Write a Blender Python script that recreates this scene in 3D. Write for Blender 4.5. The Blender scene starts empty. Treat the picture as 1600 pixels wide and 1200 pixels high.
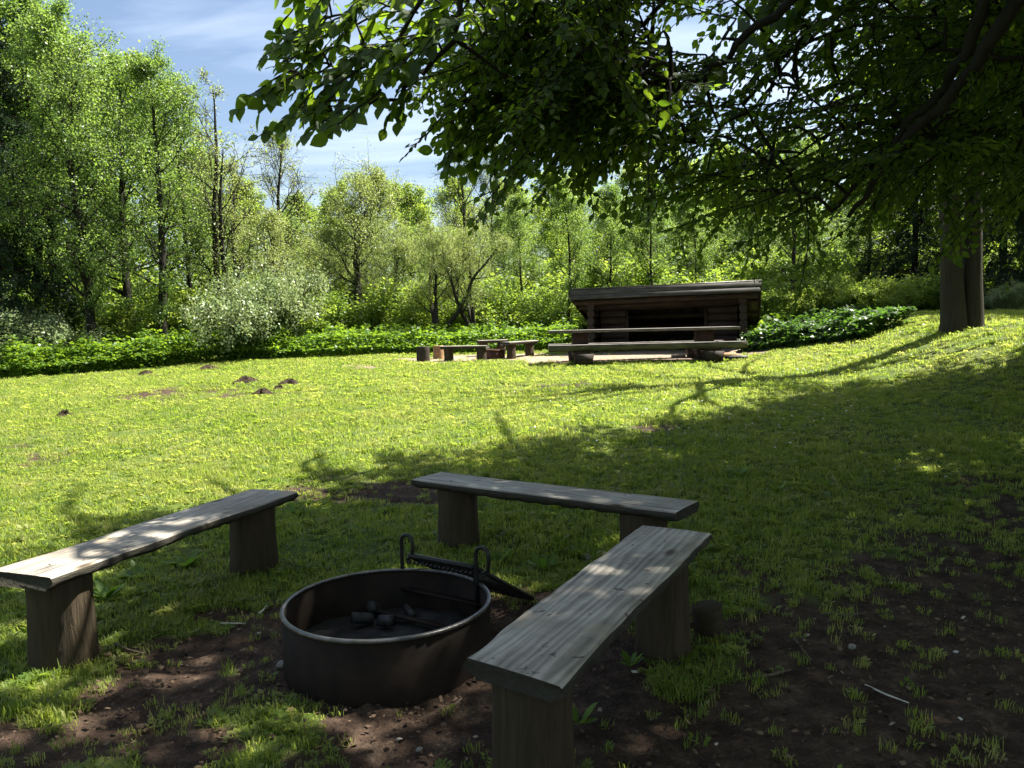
import bpy, bmesh, math, random
import numpy as np
from mathutils import Vector, Matrix

R = math.radians
SC = bpy.context.scene
COL = SC.collection

# ---------------------------------------------------------------- camera
F = 1248.0
PITCH = R(4.31); ROLL = R(1.3)
CAM = np.array([0.0, 0.0, 1.45])
_f = np.array([0, math.cos(PITCH), -math.sin(PITCH)])
_u0 = np.array([0, math.sin(PITCH), math.cos(PITCH)])
_r0 = np.array([1.0, 0, 0])
_r = _r0 * math.cos(ROLL) - _u0 * math.sin(ROLL)
_u = _u0 * math.cos(ROLL) + _r0 * math.sin(ROLL)
cd = bpy.data.cameras.new('camera')
cd.sensor_width = 36.0
cd.lens = 36.0 * F / 1600.0
cd.clip_start = 0.05
cd.clip_end = 3000
cam = bpy.data.objects.new('camera', cd)
cam.matrix_world = Matrix(((_r[0], _u[0], -_f[0], CAM[0]), (_r[1], _u[1], -_f[1], CAM[1]), (_r[2], _u[2], -_f[2], CAM[2]), (0, 0, 0, 1)))
COL.objects.link(cam)
SC.camera = cam

# ---------------------------------------------------------------- sky, sun, exposure
SUN_EL = R(56); SUN_AZ = R(70)          # azimuth from +Y, negative = towards -X
S = Vector((math.sin(SUN_AZ) * math.cos(SUN_EL), math.cos(SUN_AZ) * math.cos(SUN_EL), math.sin(SUN_EL)))
w = bpy.data.worlds.new('World'); SC.world = w; w.use_nodes = True
nt = w.node_tree; nt.nodes.clear()
N = nt.nodes.new; L = nt.links.new
out = N('ShaderNodeOutputWorld'); bg = N('ShaderNodeBackground')
sky = N('ShaderNodeTexSky'); sky.sky_type = 'NISHITA'; sky.sun_disc = False
sky.sun_elevation = SUN_EL; sky.sun_rotation = SUN_AZ
sky.air_density = 1.0; sky.dust_density = 1.8; sky.ozone_density = 1.2
tc = N('ShaderNodeTexCoord'); sep = N('ShaderNodeSeparateXYZ'); L(tc.outputs['Generated'], sep.inputs[0])
mz = N('ShaderNodeMath'); mz.operation = 'ADD'; mz.inputs[1].default_value = 0.12; L(sep.outputs['Z'], mz.inputs[0])
dx = N('ShaderNodeMath'); dx.operation = 'DIVIDE'; L(sep.outputs['X'], dx.inputs[0]); L(mz.outputs[0], dx.inputs[1])
dy = N('ShaderNodeMath'); dy.operation = 'DIVIDE'; L(sep.outputs['Y'], dy.inputs[0]); L(mz.outputs[0], dy.inputs[1])
cb = N('ShaderNodeCombineXYZ'); L(dx.outputs[0], cb.inputs[0]); L(dy.outputs[0], cb.inputs[1])
mp = N('ShaderNodeMapping'); mp.inputs['Scale'].default_value = (0.55, 1.5, 1); mp.inputs['Rotation'].default_value = (0, 0, 0.25)
mp.inputs['Location'].default_value = (2.3, 1.15, 0)
L(cb.outputs[0], mp.inputs[0])
cn = N('ShaderNodeTexNoise'); cn.inputs['Scale'].default_value = 1.7; cn.inputs['Detail'].default_value = 7; cn.inputs['Roughness'].default_value = 0.52
cn.inputs['Distortion'].default_value = 0.5
L(mp.outputs[0], cn.inputs['Vector'])
cr = N('ShaderNodeValToRGB'); cr.color_ramp.elements[0].position = 0.43; cr.color_ramp.elements[1].position = 0.95
cr.color_ramp.elements[1].color = (0.6, 0.6, 0.6, 1)
L(cn.outputs['Fac'], cr.inputs[0])
mx = N('ShaderNodeMixRGB'); mx.inputs[2].default_value = (9.5, 10.2, 11.2, 1)
L(cr.outputs[0], mx.inputs[0]); L(sky.outputs[0], mx.inputs[1]); L(mx.outputs[0], bg.inputs[0])
bg.inputs[1].default_value = 0.05
L(bg.outputs[0], out.inputs[0])
sl = bpy.data.lights.new('sun', 'SUN'); sl.energy = 5.0; sl.angle = R(0.55); sl.color = (1.0, 0.955, 0.87)
so = bpy.data.objects.new('sun', sl); so.rotation_euler = (-S).to_track_quat('-Z', 'Y').to_euler(); so.location = (0, 0, 40)
COL.objects.link(so)
SC.view_settings.view_transform = 'Standard'; SC.view_settings.look = 'None'
SC.view_settings.exposure = 2.0; SC.view_settings.gamma = 1.0; SC.view_settings.use_curve_mapping = False
SC.render.engine = 'CYCLES'
SC.cycles.use_denoising = True
SC.cycles.max_bounces = 7; SC.cycles.diffuse_bounces = 3; SC.cycles.glossy_bounces = 2
SC.cycles.transmission_bounces = 5; SC.cycles.transparent_max_bounces = 4
SC.cycles.sample_clamp_indirect = 6.0

# ---------------------------------------------------------------- helpers
def nrm(v):
    v = np.asarray(v, float); return v / (np.linalg.norm(v) + 1e-12)

def ray(px, py):
    return _r * ((px - 800) / F) + _u * (-(py - 600) / F) + _f

def at(px, py, d):                       # world point on the sight line at ground distance d
    v = ray(px, py); return CAM + v * (d / v[1])

def hitz(px, py, z):                     # sight line meets the level z
    v = ray(px, py); return CAM + v * ((z - CAM[2]) / v[2])

def project(P):
    q = P - CAM
    zc = q @ _f
    return 800 + F * (q @ _r) / zc, 600 - F * (q @ _u) / zc, zc

def sst(a, b, x):
    t = np.clip((np.asarray(x, float) - a) / (b - a), 0, 1); return t * t * (3 - 2 * t)

def _hash(i, j, s):
    h = np.sin(i * 127.1 + j * 311.7 + s * 74.7) * 43758.5453
    return h - np.floor(h)

def vnoise(x, y, s=0):
    x = np.asarray(x, float); y = np.asarray(y, float)
    i = np.floor(x); j = np.floor(y); fx = x - i; fy = y - j
    fx = fx * fx * (3 - 2 * fx); fy = fy * fy * (3 - 2 * fy)
    return (_hash(i, j, s) * (1 - fx) + _hash(i + 1, j, s) * fx) * (1 - fy) + (_hash(i, j + 1, s) * (1 - fx) + _hash(i + 1, j + 1, s) * fx) * fy

def fbm(x, y, s=0, o=4):
    a = 0.5; t = 0; n = 0
    for k in range(o):
        t = t + a * vnoise(x * 2 ** k, y * 2 ** k, s + k * 7); n += a; a *= 0.5
    return t / n

def Z(x, y):                             # the lie of the land
    x = np.asarray(x, float); y = np.asarray(y, float)
    z = 0.033 * np.clip(y - 4, 0, 40)
    z = z + 0.90 * sst(5, 10, x) * sst(4, 14.5, y) * (1 - 0.6 * sst(20, 34, y))
    z = z - 0.04 * np.clip(-x - 4, 0, 25) * sst(4, 18, y)
    z = z + 0.10 * (fbm(x * 0.25, y * 0.25, 3, 2) - 0.5) * sst(5, 12, y)
    return z

def hitg(px, py):
    v = ray(px, py); t = 0.5
    for k in range(4000):
        p = CAM + v * t
        if p[2] <= Z(p[0], p[1]): return p
        t += 0.02
    return p

FIRE = np.array([*hitz(605, 938, 0.25)[:2], 0.0])
B1 = hitz(795, 1047, .45); B2 = hitz(1055, 827, .45)

def dirt(x, y):                          # 1 = trodden bare soil, 0 = turf
    x = np.asarray(x, float); y = np.asarray(y, float)
    d = np.hypot((x - FIRE[0] - .15) / 1.25, (y - FIRE[1] + .1) / 0.95)
    n = fbm(x * 1.3, y * 1.3, 11, 4) - .5
    n2 = fbm(x * 4.5, y * 4.5, 21, 3) - .5
    a = 1 - sst(.70, 1.25, d + n * 1.2 + n2 * .8)
    # dark soil under the tree on the right and behind the near bench
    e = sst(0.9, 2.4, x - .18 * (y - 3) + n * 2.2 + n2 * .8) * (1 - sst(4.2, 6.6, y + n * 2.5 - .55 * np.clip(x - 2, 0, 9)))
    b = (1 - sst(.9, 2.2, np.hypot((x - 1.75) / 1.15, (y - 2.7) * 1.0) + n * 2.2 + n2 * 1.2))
    f = (1 - sst(0.2, .8, np.hypot((x + 1.45) / 1.1, (y - 2.75) / .3) + n * 1.6 + n2)) * .9
    g = (1 - sst(.4, 1.1, np.hypot((x + 1.15) / 1.1, (y - 6.5) / .5) + n * 1.8 + n2 * .6)) * .9
    h = (1 - sst(.7, 1.15, np.hypot((x - 3.6) / 3.9, (y - 20.3) / 2.0) + n * .9))
    k = (1 - sst(.7, 1.2, np.hypot((x + .75) / 2.2, (y - 21.3) / 1.5) + n * .9)) * .8
    m = sst(.65, .8, fbm(x * .6 + 9, y * .85, 31, 5)) * sst(5, 8, y) * .6 * (1 - sst(3.5, 5, x))
    mo = (1 - sst(.5, 1.0, np.hypot((x + 6.2) / 1.5, (y - 15.0) / 1.3) + n * 2.2 + n2)) * .75
    e = e * (.35 + .65 * sst(.35, .6, fbm(x * .9 + 4, y * 1.3, 77, 4)))
    r = np.maximum.reduce([a, e, b * .9, f, g, h, k, m, mo])
    return np.clip(r, 0, 1)

def tag(o, label=None, cat=None, group=None, kind=None):
    if label: o['label'] = label
    if cat: o['category'] = cat
    if group: o['group'] = group
    if kind: o['kind'] = kind
    return o

def empty(name, loc, label=None, cat=None, group=None, rz=0.0):
    o = bpy.data.objects.new(name, None); COL.objects.link(o)
    o.location = Vector(loc); o.rotation_euler = (0, 0, rz); o.empty_display_size = .2
    return tag(o, label, cat, group)

def link(name, me, parent=None, loc=(0, 0, 0), rot=(0, 0, 0)):
    o = bpy.data.objects.new(name, me); COL.objects.link(o)
    o.location = Vector(loc); o.rotation_euler = rot
    if parent: o.parent = parent
    return o

def copy_tree(o, parent=None):
    c = o.copy(); COL.objects.link(c)
    if parent: c.parent = parent
    for ch in [x for x in o.children]: copy_tree(ch, c)
    return c

def mesh_np(name, V, loops, totals, mats, tint=None, smooth=False, midx=None):
    me = bpy.data.meshes.new(name)
    V = np.ascontiguousarray(V, np.float32); loops = np.ascontiguousarray(loops, np.int32); totals = np.ascontiguousarray(totals, np.int32)
    me.vertices.add(len(V)); me.vertices.foreach_set('co', V.ravel())
    me.loops.add(len(loops)); me.loops.foreach_set('vertex_index', loops)
    me.polygons.add(len(totals))
    st = np.concatenate(([0], np.cumsum(totals)[:-1])).astype(np.int32)
    me.polygons.foreach_set('loop_start', st); me.polygons.foreach_set('loop_total', totals)
    if smooth: me.polygons.foreach_set('use_smooth', np.ones(len(totals), bool))
    if midx is not None: me.polygons.foreach_set('material_index', np.ascontiguousarray(midx, np.int32))
    for m in (mats if isinstance(mats, (list, tuple)) else [mats]): me.materials.append(m)
    if tint is not None:
        a = me.attributes.new('tint', 'FLOAT', 'POINT'); a.data.foreach_set('value', np.ascontiguousarray(tint, np.float32))
    me.update(calc_edges=True); me.validate()
    return me

class MB:                                # collects tubes, boxes and lathes, then makes ONE mesh
    def __init__(s): s.V = []; s.L = []; s.T = []; s.M = []; s.n = 0
    def add(s, V, faces, m=0):
        V = np.asarray(V, float); s.V.append(V)
        for f in faces:
            s.L.extend([i + s.n for i in f]); s.T.append(len(f)); s.M.append(m)
        s.n += len(V)
    def box(s, x0, x1, y0, y1, z0, z1, m=0, bev=0.0):
        if bev <= 0:
            V = [(x, y, z) for x in (x0, x1) for y in (y0, y1) for z in (z0, z1)]
            s.add(V, [(0, 1, 3, 2), (4, 6, 7, 5), (0, 4, 5, 1), (2, 3, 7, 6), (0, 2, 6, 4), (1, 5, 7, 3)], m)
        else:                             # long box along x with chamfered long edges
            b = bev
            pr = [(y0 + b, z0), (y1 - b, z0), (y1, z0 + b), (y1, z1 - b), (y1 - b, z1), (y0 + b, z1), (y0, z1 - b), (y0, z0 + b)]
            V = [(x0, y, z) for y, z in pr] + [(x1, y, z) for y, z in pr]
            s.add(V, [(i, i + 8, (i + 1) % 8 + 8, (i + 1) % 8) for i in range(8)] + [tuple(range(8)), tuple(range(15, 7, -1))], m)
    def tube(s, pts, rad, k=6, m=0, cap=True, ell=1.0, twist=0.0):
        pts = np.asarray(pts, float); n = len(pts); rad = np.broadcast_to(np.asarray(rad, float), (n,))
        d = np.gradient(pts, axis=0); d /= (np.linalg.norm(d, axis=1)[:, None] + 1e-9)
        ref = np.array([0, 0, 1.0]) if abs(d[0][2]) < .9 else np.array([1.0, 0, 0])
        a = np.cross(d, ref); a /= (np.linalg.norm(a, axis=1)[:, None] + 1e-9); b = np.cross(d, a)
        th = np.arange(k) / k * 2 * math.pi + twist
        V = pts[:, None, :] + rad[:, None, None] * (a[:, None, :] * np.cos(th)[None, :, None] + ell * b[:, None, :] * np.sin(th)[None, :, None])
        base = s.n; s.V.append(V.reshape(-1, 3)); s.n += n * k
        i = np.arange(n - 1)[:, None] * k; j = np.arange(k)[None, :]; j2 = (j + 1) % k
        q = np.stack([i + j, i + k + j, i + k + j2, i + j2], -1).reshape(-1, 4) + base
        s.L.extend(q.ravel().tolist()); s.T.extend([4] * len(q)); s.M.extend([m] * len(q))
        if cap:
            for ring, rev in ((0, False), (n - 1, True)):
                f = [base + ring * k + t for t in range(k)]
                s.L.extend(f[::-1] if rev else f); s.T.append(k); s.M.append(m)
    def lathe(s, prof, k=24, m=0, wob=None):
        V = []
        for (r, z) in prof:
            for t in range(k):
                a = t / k * 2 * math.pi; rr = r * (1 + (wob(a, z) if wob else 0))
                V.append((rr * math.cos(a), rr * math.sin(a), z))
        f = []
        for i in range(len(prof) - 1):
            for t in range(k): f.append((i * k + t, i * k + (t + 1) % k, (i + 1) * k + (t + 1) % k, (i + 1) * k + t))
        s.add(V, f, m)
    def mesh(s, name, mats, smooth=False):
        return mesh_np(name, np.concatenate(s.V), s.L, s.T, mats, smooth=smooth, midx=s.M)

# ---------------------------------------------------------------- materials
def newmat(name):
    m = bpy.data.materials.new(name); m.use_nodes = True
    t = m.node_tree; t.nodes.clear()
    o = t.nodes.new('ShaderNodeOutputMaterial'); return m, t, o

def noise(t, vec, scale, detail=4, rough=.55, dist=0.0):
    n = t.nodes.new('ShaderNodeTexNoise'); n.inputs['Scale'].default_value = scale; n.inputs['Detail'].default_value = detail
    n.inputs['Roughness'].default_value = rough; n.inputs['Distortion'].default_value = dist
    if vec is not None: t.links.new(vec, n.inputs['Vector'])
    return n

def ramp(t, fac, stops):
    r = t.nodes.new('ShaderNodeValToRGB'); e = r.color_ramp.elements
    while len(e) > 1: e.remove(e[-1])
    e[0].position = stops[0][0]; e[0].color = (*stops[0][1], 1)
    for p, c in stops[1:]:
        k = e.new(p); k.color = (*c, 1)
    t.links.new(fac, r.inputs[0]); return r

def mixc(t, fac, a, b, mode='MIX'):
    m = t.nodes.new('ShaderNodeMixRGB'); m.blend_type = mode
    for sck, v in ((0, fac), (1, a), (2, b)):
        if isinstance(v, (int, float)): m.inputs[sck].default_value = v
        elif isinstance(v, tuple): m.inputs[sck].default_value = (*v, 1)
        else: t.links.new(v, m.inputs[sck])
    return m.outputs[0]

def mapping(t, coord, scale):
    c = t.nodes.new('ShaderNodeTexCoord'); m = t.nodes.new('ShaderNodeMapping'); m.inputs['Scale'].default_value = scale
    t.links.new(c.outputs[coord], m.inputs[0]); return m.outputs[0]

def bump(t, h, strength, dist=.01):
    b = t.nodes.new('ShaderNodeBump'); b.inputs['Strength'].default_value = strength; b.inputs['Distance'].default_value = dist
    t.links.new(h, b.inputs['Height']); return b.outputs[0]

def leaf_mat(name, c1, c2, tr1, tr2, tfac=.42, rough=.45, spec=.35):
    m, t, o = newmat(name)
    a = t.nodes.new('ShaderNodeAttribute'); a.attribute_name = 'tint'
    oi = t.nodes.new('ShaderNodeObjectInfo')
    ad = t.nodes.new('ShaderNodeMath'); ad.operation = 'MULTIPLY_ADD'; ad.inputs[1].default_value = .3; t.links.new(oi.outputs['Random'], ad.inputs[0])
    t.links.new(a.outputs['Fac'], ad.inputs[2])
    sb = t.nodes.new('ShaderNodeMath'); sb.operation = 'SUBTRACT'; sb.use_clamp = True; sb.inputs[1].default_value = .15; t.links.new(ad.outputs[0], sb.inputs[0])
    ca = mixc(t, sb.outputs[0], c1, c2); cb_ = mixc(t, sb.outputs[0], tr1, tr2)
    p = t.nodes.new('ShaderNodeBsdfPrincipled'); p.inputs['Roughness'].default_value = rough; p.inputs['Specular IOR Level'].default_value = spec
    t.links.new(ca, p.inputs['Base Color'])
    tl = t.nodes.new('ShaderNodeBsdfTranslucent'); t.links.new(cb_, tl.inputs['Color'])
    x = t.nodes.new('ShaderNodeMixShader'); x.inputs[0].default_value = tfac
    t.links.new(p.outputs[0], x.inputs[1]); t.links.new(tl.outputs[0], x.inputs[2]); t.links.new(x.outputs[0], o.inputs[0])
    return m

def bark_mat(name, c1, c2, scale=(9, 9, 1.6), strength=.8):
    m, t, o = newmat(name)
    v = mapping(t, 'Object', scale)
    n = noise(t, v, 2.2, 6, .65, .4); n2 = noise(t, mapping(t, 'Object', (2, 2, 2)), 1.3, 4)
    c = ramp(t, n.outputs[0], [(.3, c1), (.7, c2)])
    c2_ = mixc(t, n2.outputs[0], c.outputs[0], (c2[0] * .6, c2[1] * .66, c2[2] * .5), 'MIX')
    p = t.nodes.new('ShaderNodeBsdfPrincipled'); p.inputs['Roughness'].default_value = .85; p.inputs['Specular IOR Level'].default_value = .2
    t.links.new(c2_, p.inputs['Base Color']); t.links.new(bump(t, n.outputs[0], strength, .03), p.inputs['Normal'])
    t.links.new(p.outputs[0], o.inputs[0]); return m

def wood_mat(name, dark, light, gs=(1.2, 26, 26), rough=.6, warm=None, knots=True, spec=.3):
    m, t, o = newmat(name)
    co = t.nodes.new('ShaderNodeTexCoord')
    oi = t.nodes.new('ShaderNodeObjectInfo')
    off = t.nodes.new('ShaderNodeVectorMath'); off.operation = 'ADD'
    mul = t.nodes.new('ShaderNodeMath'); mul.operation = 'MULTIPLY'; mul.inputs[1].default_value = 37.0
    t.links.new(oi.outputs['Random'], mul.inputs[0]); t.links.new(co.outputs['Object'], off.inputs[0]); t.links.new(mul.outputs[0], off.inputs[1])
    mpn = t.nodes.new('ShaderNodeMapping'); mpn.inputs['Scale'].default_value = gs; t.links.new(off.outputs[0], mpn.inputs[0])
    g = noise(t, mpn.outputs[0], 1.6, 7, .68, .25)                    # fine grain
    mp2 = t.nodes.new('ShaderNodeMapping'); mp2.inputs['Scale'].default_value = (.55, 5, 5); t.links.new(off.outputs[0], mp2.inputs[0])
    wv = t.nodes.new('ShaderNodeTexWave'); wv.wave_type = 'BANDS'; wv.bands_direction = 'Y'; wv.inputs['Scale'].default_value = 1.9
    wv.inputs['Distortion'].default_value = 14.0; wv.inputs['Detail'].default_value = 3.0; wv.inputs['Detail Scale'].default_value = .9
    t.links.new(mp2.outputs[0], wv.inputs['Vector'])
    b = noise(t, off.outputs[0], 3.1, 5, .6)                            # blotches
    gm = mixc(t, .22, g.outputs[0], wv.outputs['Fac'])
    c = ramp(t, gm, [(.30, dark), (.48, tuple((dark[i] + light[i]) / 2 for i in range(3))), (.66, light)])
    cc = c.outputs[0]
    bl = ramp(t, b.outputs[0], [(.36, (.45, .43, .40)), (.62, (1, 1, 1))])
    cc = mixc(t, .75, cc, bl.outputs[0], 'MULTIPLY')
    if warm:
        b2 = noise(t, off.outputs[0], 4.3, 3, .5); w2 = ramp(t, b2.outputs[0], [(.58, (0, 0, 0)), (.74, (1, 1, 1))])
        cc = mixc(t, w2.outputs[0], cc, warm)
    if knots:
        mp3 = t.nodes.new('ShaderNodeMapping'); mp3.inputs['Scale'].default_value = (2.3, 4.4, 4.4); t.links.new(off.outputs[0], mp3.inputs[0])
        vo = t.nodes.new('ShaderNodeTexVoronoi'); vo.inputs['Scale'].default_value = 1.25; t.links.new(mp3.outputs[0], vo.inputs['Vector'])
        kr = ramp(t, vo.outputs['Distance'], [(.07, (.22, .17, .12)), (.13, (.62, .56, .48)), (.2, (1, 1, 1))])
        cc = mixc(t, 1.0, cc, kr.outputs[0], 'MULTIPLY')
        sp = noise(t, off.outputs[0], 17, 3, .6); sr = ramp(t, sp.outputs[0], [(.30, (.16, .12, .09)), (.36, (1, 1, 1))]); cc = mixc(t, .9, cc, sr.outputs[0], 'MULTIPLY')
        mp4 = t.nodes.new('ShaderNodeMapping'); mp4.inputs['Scale'].default_value = (.9, 17, 17); t.links.new(off.outputs[0], mp4.inputs[0])
        ck = noise(t, mp4.outputs[0], 1.1, 2, .4, .1); ckr = ramp(t, ck.outputs[0], [(.30, (.10, .08, .06)), (.325, (1, 1, 1))]); cc = mixc(t, .85, cc, ckr.outputs[0], 'MULTIPLY')
    p = t.nodes.new('ShaderNodeBsdfPrincipled'); p.inputs['Roughness'].default_value = rough; p.inputs['Specular IOR Level'].default_value = spec
    t.links.new(cc, p.inputs['Base Color']); t.links.new(bump(t, gm, .55, .006), p.inputs['Normal']); t.links.new(p.outputs[0], o.inputs[0])
    return m

def plain_mat(name, c1, c2, scale, rough=.7, spec=.3, metal=0.0, bs=.4, bd=.01, coord='Object'):
    m, t, o = newmat(name)
    v = mapping(t, coord, (1, 1, 1)); n = noise(t, v, scale, 6, .62)
    c = ramp(t, n.outputs[0], [(.3, c1), (.7, c2)])
    p = t.nodes.new('ShaderNodeBsdfPrincipled'); p.inputs['Roughness'].default_value = rough; p.inputs['Specular IOR Level'].default_value = spec
    p.inputs['Metallic'].default_value = metal
    t.links.new(c.outputs[0], p.inputs['Base Color']); t.links.new(bump(t, n.outputs[0], bs, bd), p.inputs['Normal']); t.links.new(p.outputs[0], o.inputs[0])
    return m

M = {}
M['beech'] = leaf_mat('beech_leaf', (.026, .048, .009), (.048, .082, .014), (.15, .28, .014), (.29, .42, .025), .47, .5, .25)
M['alder'] = leaf_mat('alder_leaf', (.05, .10, .024), (.105, .165, .045), (.21, .36, .045), (.38, .52, .09), .48, .42, .45)
M['willow'] = leaf_mat('willow_leaf', (.14, .19, .06), (.24, .28, .10), (.34, .43, .08), (.48, .55, .14), .42, .45, .4)
M['shrub'] = leaf_mat('shrub_leaf', (.13, .19, .075), (.27, .33, .16), (.30, .38, .12), (.46, .52, .22), .35, .4, .5)
M['round'] = leaf_mat('wood_leaf', (.06, .12, .02), (.12, .18, .035), (.29, .44, .045), (.48, .58, .07), .48, .5, .35)
M['needle'] = leaf_mat('spruce_needle', (.014, .032, .014), (.03, .055, .02), (.03, .06, .015), (.07, .11, .025), .25, .55, .25)
M['nettle'] = leaf_mat('nettle_leaf', (.05, .11, .016), (.09, .16, .022), (.20, .38, .02), (.36, .52, .03), .42, .5, .3)
M['bramble'] = leaf_mat('shaded_bramble_leaf', (.025, .06, .014), (.045, .09, .02), (.09, .22, .02), (.18, .34, .03), .35, .45, .4)  # darkened leaf green; the shade over this bank is put into the colour
M['weed'] = leaf_mat('weed_leaf', (.06, .12, .015), (.10, .17, .022), (.22, .40, .03), (.34, .50, .05), .38, .45, .35)
M['bark'] = bark_mat('dark_bark', (.010, .008, .006), (.036, .030, .024))
M['bark_grey'] = bark_mat('grey_bark', (.012, .010, .008), (.075, .06, .047), (15, 15, .8), 1.0)
M['bark_willow'] = bark_mat('willow_bark', (.012, .010, .008), (.045, .038, .03))
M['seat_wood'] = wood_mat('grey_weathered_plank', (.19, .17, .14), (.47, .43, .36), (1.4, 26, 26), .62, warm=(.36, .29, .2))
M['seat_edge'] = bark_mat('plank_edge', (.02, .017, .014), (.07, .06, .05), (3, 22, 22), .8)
M['stump'] = bark_mat('stump_wood', (.018, .012, .008), (.085, .06, .04), (13, 13, 1.3), 1.0)
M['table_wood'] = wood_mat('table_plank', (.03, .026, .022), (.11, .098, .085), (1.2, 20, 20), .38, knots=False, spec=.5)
M['skylit_table_top'] = wood_mat('skylit_table_top', (.24, .22, .2), (.52, .49, .45), (1.2, 20, 20), .33, knots=False, spec=.5)  # paler copy of table_wood; glancing sky sheen put into the upper faces
M['red_wood'] = plain_mat('red_brown_post', (.03, .016, .011), (.065, .033, .022), 6, .75)
M['log'] = wood_mat('shelter_log', (.014, .010, .007), (.05, .034, .024), (1.0, 16, 16), .75, knots=False)
M['log_end'] = plain_mat('log_end', (.02, .015, .011), (.05, .037, .026), 14, .85)
M['fascia'] = wood_mat('grey_fascia', (.025, .024, .02), (.075, .072, .06), (1.0, 18, 18), .6, knots=False)
M['felt'] = plain_mat('roof_felt', (.03, .03, .03), (.07, .07, .07), 20, .8)
M['steel'] = plain_mat('sooty_steel', (.008, .0055, .0045), (.028, .018, .0125), 6, .75, .15, .0, .3, .004)
M['rim'] = plain_mat('sky_pale_steel_rim', (.07, .065, .06), (.17, .16, .15), 22, .38, .5, .8, .2, .003)  # paler than the wall; sky reflection on the rim partly put into the colour
M['iron'] = plain_mat('black_iron', (.010, .010, .010), (.03, .028, .026), 25, .45, .5, .5, .2, .003)
M['ash'] = plain_mat('ash', (.008, .0075, .007), (.045, .042, .04), 9, .95, .1, 0, .8, .02)
M['char'] = plain_mat('charred_wood', (.006, .006, .006), (.04, .037, .035), 30, .6, .4, 0, .9, .01)
M['rust'] = plain_mat('rusty_steel', (.05, .022, .013), (.11, .05, .03), 8, .8)
M['mole'] = plain_mat('mole_soil', (.018, .013, .009), (.06, .043, .03), 30, .95, .1, 0, 1.0, .03)
M['stone'] = plain_mat('pale_stone', (.14, .125, .105), (.34, .31, .27), 12, .8, .3, 0, .5, .01)
M['twig'] = plain_mat('dry_twig', (.06, .045, .03), (.16, .125, .09), 30, .85)
M['chip'] = plain_mat('pale_wood_chip', (.42, .37, .30), (.66, .61, .53), 30, .8)
M['fire_wood'] = plain_mat('split_firewood', (.16, .085, .04), (.33, .2, .10), 12, .8)

# litter: colour by piece
def litter_mat():
    m, t, o = newmat('litter')
    a = t.nodes.new('ShaderNodeAttribute'); a.attribute_name = 'tint'
    c = ramp(t, a.outputs['Fac'], [(0, (.022, .015, .01)), (.45, (.07, .045, .026)), (.8, (.17, .115, .07)), (.93, (.30, .25, .19)), (1, (.55, .52, .46))])
    p = t.nodes.new('ShaderNodeBsdfPrincipled'); p.inputs['Roughness'].default_value = .8; p.inputs['Specular IOR Level'].default_value = .2
    t.links.new(c.outputs[0], p.inputs['Base Color']); t.links.new(p.outputs[0], o.inputs[0]); return m
M['litter'] = litter_mat()

def ground_mat():
    m, t, o = newmat('meadow_ground')
    a = t.nodes.new('ShaderNodeAttribute'); a.attribute_name = 'tint'
    g = t.nodes.new('ShaderNodeNewGeometry'); P = g.outputs['Position']
    n1 = noise(t, P, .8, 5); n2 = noise(t, P, 9, 6, .65); n3 = noise(t, P, 70, 4, .7)
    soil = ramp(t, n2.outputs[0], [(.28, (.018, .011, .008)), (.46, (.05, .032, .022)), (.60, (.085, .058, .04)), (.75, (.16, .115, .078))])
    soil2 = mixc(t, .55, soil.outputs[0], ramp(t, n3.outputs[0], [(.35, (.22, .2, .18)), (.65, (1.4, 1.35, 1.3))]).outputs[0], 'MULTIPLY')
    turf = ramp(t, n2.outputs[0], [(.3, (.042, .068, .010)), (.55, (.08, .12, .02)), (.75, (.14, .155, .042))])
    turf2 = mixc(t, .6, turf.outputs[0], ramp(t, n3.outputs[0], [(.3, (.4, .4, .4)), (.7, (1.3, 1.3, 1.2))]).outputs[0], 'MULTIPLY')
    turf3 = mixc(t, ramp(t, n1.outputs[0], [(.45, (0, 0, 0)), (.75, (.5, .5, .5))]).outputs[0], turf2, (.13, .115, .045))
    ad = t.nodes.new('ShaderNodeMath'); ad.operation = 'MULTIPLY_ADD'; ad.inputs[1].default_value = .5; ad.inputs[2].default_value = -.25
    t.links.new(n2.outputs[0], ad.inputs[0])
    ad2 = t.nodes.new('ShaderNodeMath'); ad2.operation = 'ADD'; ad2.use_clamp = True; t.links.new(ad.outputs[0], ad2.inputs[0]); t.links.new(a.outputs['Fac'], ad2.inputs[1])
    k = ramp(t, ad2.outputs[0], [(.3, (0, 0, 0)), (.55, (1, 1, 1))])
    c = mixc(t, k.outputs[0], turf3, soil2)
    sep = t.nodes.new('ShaderNodeSeparateXYZ'); t.links.new(P, sep.inputs[0])
    far = t.nodes.new('ShaderNodeMapRange'); far.inputs[1].default_value = 16.5; far.inputs[2].default_value = 20; t.links.new(sep.outputs['Y'], far.inputs[0])
    fk = mixc(t, 1.0, k.outputs[0], far.outputs[0], 'MULTIPLY')
    c = mixc(t, fk, c, ramp(t, n2.outputs[0], [(.3, (.17, .125, .09)), (.7, (.33, .26, .19))]).outputs[0])    # trodden sandy soil by the shelter
    p = t.nodes.new('ShaderNodeBsdfPrincipled'); p.inputs['Roughness'].default_value = .92; p.inputs['Specular IOR Level'].default_value = .15
    hh = mixc(t, .5, n2.outputs[0], n3.outputs[0])
    t.links.new(c, p.inputs['Base Color']); t.links.new(bump(t, hh, .9, .03), p.inputs['Normal']); t.links.new(p.outputs[0], o.inputs[0]); return m
M['ground'] = ground_mat()

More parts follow.
